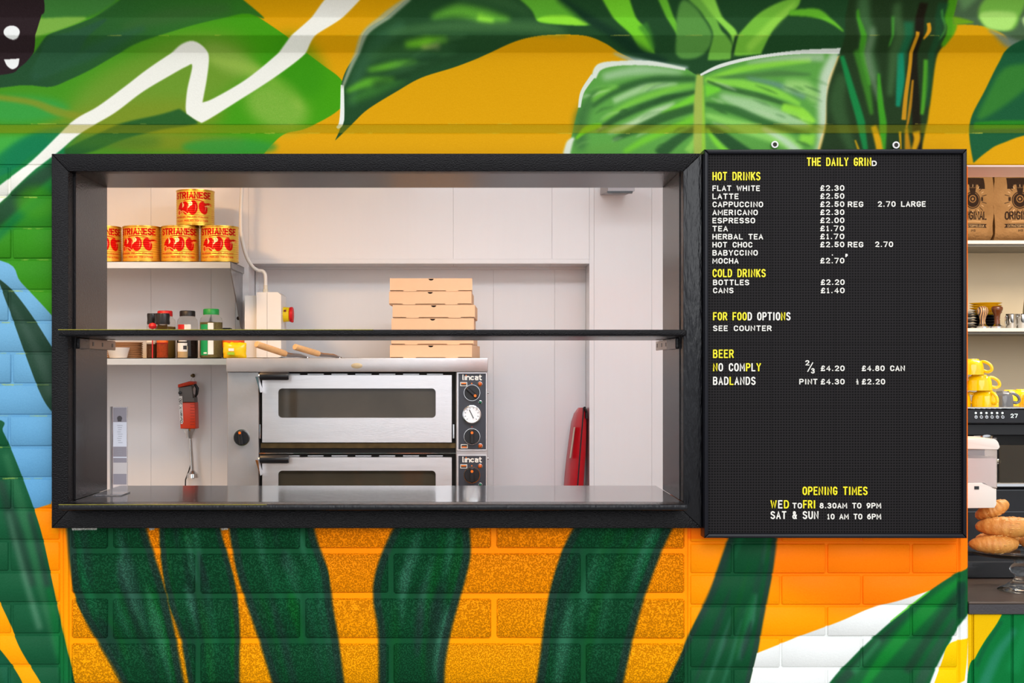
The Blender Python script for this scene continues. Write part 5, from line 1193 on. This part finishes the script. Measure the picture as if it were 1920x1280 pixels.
for k in range(3): m.box(X(219 + k, YA), X(229, YA), YA - .0016, YA - .0012, Z(842 + k * 4.5, YA), Z(841 + k * 4.5, YA))
m.build('small_print', P_('print_grey', (150, 150, 158)), ah, smooth_=0)
# ================================================================ coffee counter on the right
CZ = Z(1128, 0); XC1 = 2.9
M_ctop = pm('dark_worn_worktop', (86, 72, 62), .34, bump=.25, bscale=30, var=.22, vscale=6, stretch=(1, 3, 1))
M_cedge = pm('dark_grey_edge', (58, 54, 56), .6, bump=.5, bscale=200, var=.15)
ct = thing('coffee_counter', 'coffee counter with dark worktop and leaf painted board front', 'counter', (2.0, .3, 0))
MB().box(XE + .003, XC1, .0, .9, CZ - .006, CZ, .002).build('worktop', M_ctop, ct)
MB().box(XE + .003, XC1, -.002, .5, Z(1151, 0), CZ - .006, .001).build('worktop_edge', M_cedge, ct, 'dark grey board edge under the worktop')
MB().box(XE + .003, XC1, .016, .7, 0.0, Z(1151, 0)).build('carcass', M_joint, ct)
for a, b in ((1814.6, 1823.5), (1827.5, 1897.5), (1901.5, 1974), (1978, 2050), (2054, 2126)):
    MB().box(X(a), X(b), .004, .018, Z(1420), Z(1151.5), .0015).build('plank', M_beam, ct)
for a in (1824.2, 1898.4, 1974.8, 2050.8): MB().box(X(a), X(a + 2.4), .006, .018, Z(1420), Z(1151.5), .001).build('bead', M_beam, ct)

# ---------------------------------------------------------------- espresso machine
YM = .52
def MX(p, y=YM): return X(p, y)
def MZ(p, y=YM): return Z(p, y)
esp = thing('espresso_machine', 'black espresso machine with silver top rail and lit digits on the counter', 'coffee machine', (1.75, .75, CZ))
xl = MX(1790); xr_ = 2.45
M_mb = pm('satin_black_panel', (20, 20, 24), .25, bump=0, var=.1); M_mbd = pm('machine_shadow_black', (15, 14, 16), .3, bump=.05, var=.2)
MTOP = MZ(763)
MB().box(xl, xr_, YM, 1.0, MTOP - .004, MTOP, .001).build('cup_tray', M_chrome, esp, 'silver cup tray on top')
MB().box(xl, xr_, YM - .003, YM + .003, MZ(766), MTOP - .0, .001).build('top_rail', M_chrome, esp)
MB().box(xl, xr_, YM, .99, MZ(795), MTOP - .004, .004).build('head_panel', M_mb, esp)
MB().box(xl, xr_, YM + .12, .99, MZ(1000), MZ(795)).build('back_body', M_mbd, esp)
MB().box(xl, xr_, YM + .04, YM + .12, MZ(818), MZ(795), .003).build('under_panel', M_mbd, esp)
MB().box(xl, xr_, YM - .03, YM + .12, MZ(912), MZ(903), .003).build('drip_rail', M_chrome, esp, 'bright steel drip tray rail')
MB().box(xl, xr_, YM - .02, .99, CZ + .001, MZ(913), .004).build('base', M_mb, esp)
for yy in (917, 957): MB().box(xl, xr_, YM - .0225, YM - .019, MZ(yy + 1.3), MZ(yy)).build('base_line', pm('trim_and_glint', (88, 92, 96), .3, metal=.5, var=.05), esp)  # lower line: a specular glint on the base, put in as grey strip
MB().box(xl, MX(1862), YM - .024, YM - .019, MZ(1042), MZ(1040)).build('base_trim', M_chrome, esp)
M_led = pm('white_led', (230, 250, 240), .3, bump=0, var=0, emit=1.4)
for k in range(6):
    xx = MX(1829.5 + k * 10)
    MB().lathe([(.0001, -.002), (.0026, -.0015), (.0028, 0)], (xx, YM, MZ(774)), 10, 'y').build('indicator', M_led, esp)
    bt = MB().lathe([(.0001, -.003), (.0045, -.003), (.0052, -.002), (.0052, 0)], (xx, YM, MZ(781.5)), 16, 'y').build('button', M_chrome, esp)
    MB().box(xx - .0022, xx + .0022, YM - .0036, YM - .003, MZ(781.5) - .0015, MZ(781.5) + (.002 if k % 2 else .0005)).build('button_mark', M_bplastic, bt)
for g, a in (('2', 1895), ('7', 1902.5)): MB().letter(g, MX(a), MX(a + 5), MZ(782.5), MZ(776), YM - .0012, YM - .0002, .0013).build('digit', M_led, esp, smooth_=0)
for cx in (1861, 1990):
    g = MB().lathe([(.0001, 0), (.028, 0), (.030, .006), (.030, .03), (.024, .034)], (MX(cx), YM + .07, MZ(836)), 28, 'z').build('group_head', M_chrome, esp)
MB().box(MX(1871), MX(1884), YM + .05, YM + .08, MZ(902), MZ(820), .004).build('steam_column', pm('satin_grey_column', (134, 130, 128), .35, metal=.7, var=.05), esp)
MB().lathe([(.0001, -.03), (.007, -.028), (.0095, -.02), (.0075, -.012), (.009, -.004), (.011, 0)], (MX(1878), YM + .05, MZ(866)), 20, 'y').build('steam_knob', M_chrome, esp, 'chrome ball knob')
MB().box(MX(1871), MX(1883), YM + .046, YM + .05, MZ(901), MZ(897)).build('vent', M_bplastic, esp)
# glass guard in front of the machine
gl = MB().box(MX(1874, .44), 2.35, .44, .446, MZ(905, .44), MZ(834.5, .44), .001)
tag(gl.build('glass_guard', pm('thin_brown_glass', (150, 140, 120), .03, bump=0, var=0, trans=.9, ior=1.25)), 'low glass guard panel with pale top edge before the coffee machine', 'glass panel')
tr = MB().box(MX(1790, .3), 2.3, .36, .47, CZ, Z(1052, .36), .003); tr.box(MX(1790, .3), MX(1850, .36), .355, .36, Z(1062, .36), Z(1060, .36))
tag(tr.build('knock_out_tray', M_mb), 'low black tray at the back of the counter worktop', 'tray')

# ---------------------------------------------------------------- cups
M_yc = pm('yellow_glaze', (250, 204, 6), .12, bump=0, var=.02, coat=.4); M_gc = pm('dark_grey_glaze', (96, 98, 102), .12, bump=0, var=.02, coat=.4)
def cup(w_px, h_px, mat, y, cx, zb, ang, lab, group, inverted=True, hd=1):
    r_ = w_px / 2 * S(y); h = h_px * S(y)
    o = thing('coffee_cup', lab, 'cup', (X(cx, y), y, zb), group)
    prof = [(.0001, h), (r_ * .55, h), (r_ * .62, h - .002), (r_ * .62, h - .004), (r_ * .80, h * .88), (r_ * .95, h * .6), (r_, h * .28), (r_, 0), (r_ * .95, 0), (r_ * .94, h * .3), (r_ * .85, h * .6), (.0001, h * .84)]
    if not inverted: prof = [(a, h - b) for a, b in prof]
    MB().lathe(prof, (0, 0, 0), 36, 'z').build('bowl', mat, o, local=True, smooth_=60)
    s_ = -1 if not inverted else 1
    pts = [(r_ * .93, 0, h * (.25 if inverted else .80)), (r_ * 1.30, 0, h * (.18 if inverted else .86)), (r_ * 1.58, 0, h * (.32 if inverted else .68)), (r_ * 1.48, 0, h * (.60 if inverted else .38)), (r_ * 1.1, 0, h * (.80 if inverted else .22)), (r_ * .80, 0, h * (.82 if inverted else .20))]
    P = [np.array(p) for p in pts]; sm = []
    for i in range(len(P) - 1):
        p0, p1, p2, p3 = P[max(i - 1, 0)], P[i], P[i + 1], P[min(i + 2, len(P) - 1)]
        for k in range(5): t_ = k / 5; sm.append(tuple(.5 * (2 * p1 + (p2 - p0) * t_ + (2 * p0 - 5 * p1 + 4 * p2 - p3) * t_ ** 2 + (3 * p1 - p0 - 3 * p2 + p3) * t_ ** 3)))
    sm.append(tuple(P[-1]))
    MB().tube(sm, .0045, 10).build('handle', mat, o, local=True, smooth_=60)
    o.rotation_euler[2] = ang; return o
YK = .62; hz = 29.5 * S(YK)
G = 'yellow cups stacked on the coffee machine'
cup(48, 29.5, M_yc, YK, 1847, MTOP, -1.35, 'yellow cup at the front of the machine top with handle facing out', G)
cup(46, 29.5, M_yc, YK + .02, 1796, MTOP, -.3, 'yellow cup of the bottom row, half hidden by the wall edge', G)
cup(46, 29.5, M_yc, YK + .0, 1836, MTOP + hz, -.15, 'yellow cup in the middle tier with handle to the right', G)
cup(46, 29.5, M_yc, YK + .01, 1786, MTOP + hz, 2.4, 'yellow cup in the middle tier, mostly hidden by the wall edge', G)
cup(46, 29.5, M_yc, YK + .0, 1821, MTOP + 2 * hz, -.5, 'topmost yellow cup of the stack on the machine', G)
cup(38, 27, M_gc, YK + .09, 1880, MTOP, -.1, 'dark grey cup beside the yellow cups on the machine', 'grey cups')
for i, p_ in enumerate((1893, 1915, 1936)): cup(33, 27.5, M_yc, YK + .20 + (i % 2) * .065, p_, MTOP, 1.2, ['yellow cup behind the grey cup handle', 'yellow cup right of the grey cup in the back row', 'yellow cup at the right frame edge in the back row'][i], G)

# ---------------------------------------------------------------- back shelves with bags, plates, tampers
YF = 1.85
M_sh = pm('white_shelf', (214, 210, 204), .35, var=.02)
A1, A2 = Z(450.5, YF), Z(615, YF)
for z_, l_ in ((A1, 'upper pale shelf carrying the coffee bags'), (A2, 'lower pale shelf carrying plates and tampers')):
    o = thing('wall_shelf', l_, 'shelf', (2.2, YC, z_ - .02)); MB().box(1.19, 3.15, YF, YC - .001, z_ - .014, z_, .002).build('board', M_sh, o); MB().box(1.19, 3.15, YF + .012, YC - .001, z_ - .022, z_ - .014).build('under_rail', pm('grey_rail', (120, 116, 108), .5, var=.05), o)
bg_ = Canvas(260, 420, 0, 0, 1, (150, 112, 72)); DKB = (48, 34, 26)
for k in range(30): bg_.ellipse(RNG.uniform(0, 260), RNG.uniform(0, 420), RNG.uniform(15, 50), RNG.uniform(8, 40), (162, 124, 82) if k % 2 else (136, 100, 62), soft=14, a=.5)
# slab letter lying on its side at the top
bg_.fill([(62, 76), (200, 76), (206, 132), (168, 132), (166, 112), (150, 110), (146, 126), (118, 126), (114, 110), (98, 112), (96, 132), (66, 132)], DKB, soft=.8)
bg_.fill(rect(70, -40, 200, 56), DKB, soft=.8)
for a in range(0, 360, 15):
    r0, r1 = (56, 84) if (a // 15) % 2 else (60, 74); ca, sa = math.cos(math.radians(a)), math.sin(math.radians(a))
    if abs(ca) > .94 and abs(sa) < .1: continue
    bg_.stroke([(133 + r0 * ca, 184 + r0 * sa), (133 + r1 * ca, 184 + r1 * sa)], 3, DKB if (a // 15) % 2 else (214, 180, 140), sm=False)
bg_.ellipse(133, 190, 44, 44, DKB, soft=.8); bg_.ellipse(133, 190, 39, 39, (150, 108, 66), soft=.8); bg_.ellipse(133, 190, 36, 36, DKB, soft=.8)
bg_.ellipse(133, 184, 20, 19, (150, 108, 66), soft=.8); bg_.ellipse(133, 184, 15, 14, DKB, soft=.8); bg_.ellipse(133, 184, 7, 7, (150, 108, 66), soft=.8)
bg_.fill([(114, 128), (152, 128), (146, 156), (120, 156)], DKB); bg_.fill(rect(72, 174, 84, 194), DKB); bg_.fill(rect(182, 174, 194, 194), DKB)
bg_.text('ORIGINAL', 56, 212, 250, 286, DKB, 7, .4)
bg_.stroke([(90, 299), (140, 296), (180, 299)], 4, (206, 166, 120), a=.7)
bg_.fill([(50, 310), (218, 310), (208, 319), (218, 329), (50, 329), (60, 319)], DKB); bg_.text('EXTRACTCOFFEE.CO.UK', 68, 202, 315, 325, (180, 146, 104), 2)
bg_.text('1KG', 122, 148, 340, 348, DKB, 1.6) if 'K' in GLYPH else None
M_bag = image_mat('kraft_bag_print', bg_.image('coffee_bag_print'), rough=.7, bump=.6, bscale=24, dist=.02)
def bag(x0, x1, y, lab, rz):
    w_ = (x1 - x0) * S(y) * .985; h = .31; d = .10; o_ = MB(); nx, nz = 14, 20; rg = random.Random(int(x0)); v = []
    def depth(u, t): 
        e = min(1, t / .10) ** .5 if t < .10 else 1; return d / 2 * e * (.72 + .28 * math.sin(math.pi * u)) * (1 if t < .75 else 1 - .5 * (t - .75) / .25)
    for side in (-1, 1):
        for j in range(nz + 1):
            for i in range(nx + 1):
                u, t_ = i / nx, j / nz; ins = .035 * w_ * (1 - min(1, t_ / .08)) + .02 * w_ * math.sin(t_ * 9)
                v.append((ins + (w_ - 2 * ins) * u - w_ / 2, side * depth(u, t_) + rg.uniform(-.0018, .0018), t_ * h))
    q = (nx + 1) * (nz + 1); f = []
    for j in range(nz):
        for i in range(nx): a = j * (nx + 1) + i; f += [(a, a + 1, a + nx + 2, a + nx + 1), (q + a, q + a + nx + 1, q + a + nx + 2, q + a + 1)]
        a = j * (nx + 1); f.append((a, a + nx + 1, q + a + nx + 1, q + a)); a += nx; f.append((a, q + a, q + a + nx + 1, a + nx + 1))
    for i in range(nx): f.append((i, q + i, q + i + 1, i + 1)); a = nz * (nx + 1) + i; f.append((a, a + 1, q + a + 1, q + a))
    o_.add(v, f); o_.uv = lambda x, yy, z: (.5 + x / w_, .045 + z / h * .98)
    r = thing('coffee_bag', lab, 'bag', (X((x0 + x1) / 2, y), y, A1), 'kraft coffee bags on the upper shelf')
    o_.build('bag_body', M_bag, r, local=True, smooth_=50); r.rotation_euler[2] = rz
# scale so that the print keeps its place: bottoms stand on the shelf
bag(1768, 1857, 1.95, 'kraft coffee bag at the wall edge, left half hidden', .05)
bag(1858, 1947, 1.95, 'kraft coffee bag with full round emblem in view', -.04)
YP = 1.93
M_wp, M_kp, M_yp2 = pm('white_china', (226, 222, 214), .2, bump=0, var=.02), pm('black_china', (32, 30, 34), .2, bump=0, var=.05), pm('yellow_china', (220, 176, 22), .2, bump=0, var=.03)
def saucer(r_, mat, x, y, z, name, lab, cat, group, h=.012):
    o = MB().lathe([(r_ * .55, 0), (r_ * .6, .002), (r_ * .98, h - .002), (r_, h), (r_ * .97, h), (r_ * .6, .005), (.0001, .004)], (0, 0, 0), 40, 'z').build(name, mat, local=True, loc=(x, y, z), smooth_=50); tag(o, lab, cat, group)
for k in range(7):
    nm = ['black', 'white', 'black', 'white', 'black', 'white', 'white'][k]
    saucer(.075, M_kp if nm == 'black' else M_wp, X(1795, YP), YP + .02, A2 + k * .0098, 'saucer', nm + ' saucer in the mixed stack by the wall edge, ' + ['lowest', 'second from bottom', 'third from bottom', 'fourth from bottom', 'third from top', 'second from top', 'topmost'][k], 'saucer', 'black and white saucers in a stack')
for k in range(5): saucer(.053, M_kp, X(1860, YP), YP + .06, A2 + k * .0105, 'saucer', 'black saucer under the yellow plates, ' + ['lowest', 'second', 'middle', 'fourth', 'topmost'][k] + ' of the black ones', 'saucer', 'black saucers under the yellow plates')
for k in range(5): saucer(.0605, M_yp2, X(1857.5, YP), YP + .05, A2 + .0525 + k * .0093, 'plate', 'yellow plate, ' + ['lowest', 'second', 'middle', 'fourth', 'topmost'][k] + ' of the yellow stack', 'plate', 'yellow plates in a stack')
M_str = bpy.data.materials.new('striped_laminated_wood'); M_str.use_nodes = True; n = M_str.node_tree; L = n.links; p = n.nodes['Principled BSDF']
t = n.nodes.new('ShaderNodeTexCoord'); wv = n.nodes.new('ShaderNodeTexWave'); wv.inputs['Scale'].default_value = 42; wv.inputs['Distortion'].default_value = 1.4; wv.inputs['Detail Scale'].default_value = 1; cr2 = n.nodes.new('ShaderNodeValToRGB')
L.new(t.outputs['Object'], wv.inputs[0]); L.new(wv.outputs[1], cr2.inputs[0]); L.new(cr2.outputs[0], p.inputs['Base Color']); p.inputs['Roughness'].default_value = .3
els = cr2.color_ramp.elements; els[0].color = (*srgb((70, 50, 40)), 1); els[1].color = (*srgb((214, 170, 120)), 1)
for pos, c in ((.3, (60, 84, 90)), (.45, (190, 90, 60)), (.6, (200, 154, 104))): e = els.new(pos); e.color = (*srgb(c), 1)
def tamper(px_, hmat, lab, flat):
    y = 1.885; r = thing('coffee_tamper', lab, 'tamper', (X(px_, y), y, A2), 'coffee tampers on the lower shelf')
    MB().lathe([(.0280, 0), (.0285, .002), (.0285, .007), (.018, .011), (.0115, .017), (.0001, .018)], (0, 0, 0), 32, 'z').build('base', M_chrome, r, local=True)
    prof = [(.0115, .016), (.0100, .030), (.0130, .045), (.0205, .060), (.0215, .068), (.0180, .078), (.010, .084), (.0001, .085)] if not flat else [(.0115, .016), (.0100, .034), (.0120, .052), (.0185, .066), (.0215, .074), (.0205, .081), (.014, .085), (.0001, .086)]
    MB().lathe(prof, (0, 0, 0), 28, 'z').build('handle', hmat, r, local=True, smooth_=70)
tamper(1842.5, M_str, 'coffee tamper with striped laminated wood handle', False)
tamper(1869.5, pm('dark_red_wood', (98, 50, 26), .22, bump=0, var=.15, coat=.4, vscale=30), 'coffee tamper with dark brown wooden handle', True)
for px_, l_ in ((1896, 'small steel milk jug right of the brown tamper'), (1916, 'small steel milk jug at the right frame edge')):
    o = thing('milk_jug', l_, 'jug', (X(px_, 1.93), 1.93, A2)); MB().lathe([(.0185, .0), (.0195, .002), (.0195, .054), (.0205, .057), (.0185, .056), (.0175, .004), (.0001, .003)], (0, 0, 0), 28, 'z').build('jug_body', M_chrome, o, local=True)
    MB().tube([(-.019, 0, .05), (-.0235, -.004, .045), (-.0235, -.004, .02), (-.019, 0, .012)], .0022, 8).build('handle', M_chrome, o, local=True)
o = MB().lathe([(.022, 0), (.022, .07), (.017, .12), (.017, .135), (.0001, .136)], (X(1929, 1.98), 1.98, A2), 20, 'z'); tag(o.build('glass_bottle', pm('olive_glass', (120, 112, 70), .15, bump=0, var=.1)), 'olive bottle behind the milk jugs at the right frame edge', 'bottle')

# ---------------------------------------------------------------- dispenser on the wall end
YQ = .12
dp = thing('soap_dispenser', 'white wall dispenser with clear tank of pale liquid on the wall end', 'dispenser', (X(1845, YQ), .16, Z(952, YQ)))
XD0, XD1 = XE + .0015, X(1872, YQ)
def rr2(x0, x1, z0, z1, rtr, rbr):
    out = [(x0, z0)]
    for cx, cz2, a0, r_ in ((x1 - rbr, z0 + rbr, -90, rbr), (x1 - rtr, z1 - rtr, 0, rtr)):
        for i in range(7): a = math.radians(a0 + 90 * i / 6); out.append((cx + r_ * math.cos(a), cz2 + r_ * math.sin(a)))
    return out + [(x0, z1)]
M_dw = pm('aged_white_plastic', (232, 224, 212), .35, bump=0, var=.02)
MB().prism(rr2(XD0, X(1873, YQ), Z(842, YQ), Z(822, YQ), .018, .004), YQ - .004, .24, .003).build('lid', M_dw, dp)
MB().prism([(XD0, Z(842, YQ)), (X(1870, YQ), Z(842, YQ)), (X(1870, YQ), Z(915, YQ)), (X(1856, YQ), Z(914, YQ)), (X(1846, YQ), Z(907, YQ)), (X(1840, YQ), Z(904, YQ)), (XD0, Z(904, YQ))], YQ, .22, .002).build('tank', pm('clear_tank', (240, 236, 236), .08, bump=0, var=0, trans=.75, ior=1.15), dp)
MB().prism([(XD0 + .001, Z(859, YQ)), (X(1868.5, YQ), Z(859, YQ)), (X(1868.5, YQ), Z(913, YQ)), (X(1856, YQ), Z(912, YQ)), (X(1846, YQ), Z(905, YQ)), (XD0 + .001, Z(903, YQ))], YQ + .004, .21).build('liquid', pm('pale_soap', (222, 202, 190), .4, bump=0, var=.03), dp)
MB().prism([(XD0, Z(904.5, YQ)), (X(1840, YQ), Z(904.5, YQ)), (X(1846, YQ), Z(907.5, YQ)), (X(1856, YQ), Z(914.5, YQ)), (X(1868, YQ), Z(916, YQ)), (X(1868, YQ), Z(946, YQ)), (X(1864, YQ), Z(952, YQ)), (XD0, Z(953, YQ))], YQ - .003, .23, .003).build('body', M_dw, dp)
MB().box(X(1826, YQ), X(1834.5, YQ), YQ - .0045, YQ - .003, Z(917, YQ), Z(911, YQ)).build('level_window', M_bplastic, dp)

# ---------------------------------------------------------------- cake stand with croissants
YG = .165; gx = X(1912, YG); zt = Z(1033, YG)
M_gl = pm('clear_glass', (250, 252, 252), .02, bump=0, var=0, trans=1.0, ior=1.22)
gs = thing('cake_stand', 'clear footed glass cake stand holding croissants on the counter', 'cake stand', (gx, YG, CZ))
hz2 = zt - CZ
prof = [(.0001, .004), (.02, .006), (.046, .003), (.052, 0), (.054, .002), (.050, .006), (.036, .012), (.018, .026), (.011, .034), (.012, .039), (.021, .046), (.025, .055), (.020, .064), (.012, .070), (.015, .076), (.024, hz2 - .012)]
prof = [(r_, min(h_, hz2 - .012)) for r_, h_ in prof]
MB().lathe(prof + [(.0001, hz2 - .012)], (gx, YG, CZ), 40, 'z').build('stem', M_gl, gs, smooth_=60)
MB().lathe([(.0001, hz2 - .012), (.05, hz2 - .011), (.125, hz2 - .006), (.145, hz2 + .004), (.147, hz2 + .006), (.143, hz2 + .006), (.122, hz2 - .001), (.0001, hz2 - .006)], (gx, YG, CZ), 56, 'z').build('plate', M_gl, gs, smooth_=60)
mc = pm('croissant_crust', (214, 148, 72), .5, bump=1.0, bscale=90, var=.5, vscale=34, rvar=.1, stretch=(1.6, 1, 1))
for nd in mc.node_tree.nodes:
    if nd.type == 'MIX': nd.inputs[6].default_value = (*srgb((176, 96, 30)), 1); nd.inputs[7].default_value = (*srgb((236, 172, 86)), 1)
    if nd.type == 'TEX_NOISE' and nd.inputs['Scale'].default_value < 50: nd.inputs['Roughness'].default_value = .75
def croissant(c, L_, R_, bend, rz, rx, lab, seed):
    rg = random.Random(seed); n_ = 44; v = []; seg = 22
    o = thing('croissant', lab, 'croissant', c, 'croissants on the glass cake stand')
    prof = []; P = []; Rr = []
    for i in range(n_ + 1):
        t_ = i / n_ * 2 - 1; a = t_ * bend
        P.append((L_ / bend * math.sin(a) / 1.0, L_ / bend * (1 - math.cos(a)), 0))
        st = int((t_ + 1) * 4.5); fr = (t_ + 1) * 4.5 - st; k = abs(t_)
        Rr.append(R_ * (max(.0, 1 - k ** 2.2) ** .6 * .92 + .1) * (1 + .09 * (fr if t_ < 0 else 1 - fr) - .05) + rg.uniform(-.0006, .0006))
    m = MB(); m.tube(P, Rr, seg)
    vv = []
    for idx, (x, y, z) in enumerate(m.v): vv.append((x + rg.uniform(-.0007, .0007), y + rg.uniform(-.0007, .0007), z * .86 + rg.uniform(-.0007, .0007) + R_ * .8))
    m.v = vv; m.build('crust', mc, o, local=True, smooth_=80)
    fl = MB()
    for k in range(26):
        i = rg.randint(6, n_ - 6); a = rg.uniform(-1.2, 1.4); x, y, _ = P[i]; r_ = Rr[i]
        q = Vector((x, y - r_ * math.cos(a), R_ * .8 + r_ * math.sin(a) * .86)); w_ = rg.uniform(.003, .007)
        fl.tube([q + Vector((-w_, 0, 0)), q + Vector((0, -.001, .001)), q + Vector((w_, 0, rg.uniform(-.002, .002)))], [.0002, .0012, .0002], 5)
    s_ = fl.build('flakes', pm('pale_flakes', (228, 176, 98), .6, var=.2), o, local=True); s_['kind'] = 'stuff'
    o.rotation_euler = (rx, 0, rz); return o
croissant((X(1868, .13), .125, zt + .001), .068, .026, .9, .10, 0, 'lower croissant at the left front of the cake stand', 1)
croissant((X(1972, .13), .15, zt + .001), .07, .027, .9, -.2, 0, 'lower croissant at the right side of the cake stand', 2)
croissant((X(1890, .2), .235, zt + .001), .07, .026, .8, .3, 0, 'croissant at the back of the cake stand', 3)
croissant((X(1893, .13), .135, zt + .040), .080, .030, .8, -.10, -.05, 'upper croissant lying across the lower ones with flaky top', 4)
o = croissant((X(1872, .16), .175, zt + .086), .046, .023, 1.0, -.2, 0, 'small croissant on top of the pile, tilted up at the right', 5); o.rotation_euler = (0, -.45, -.2)
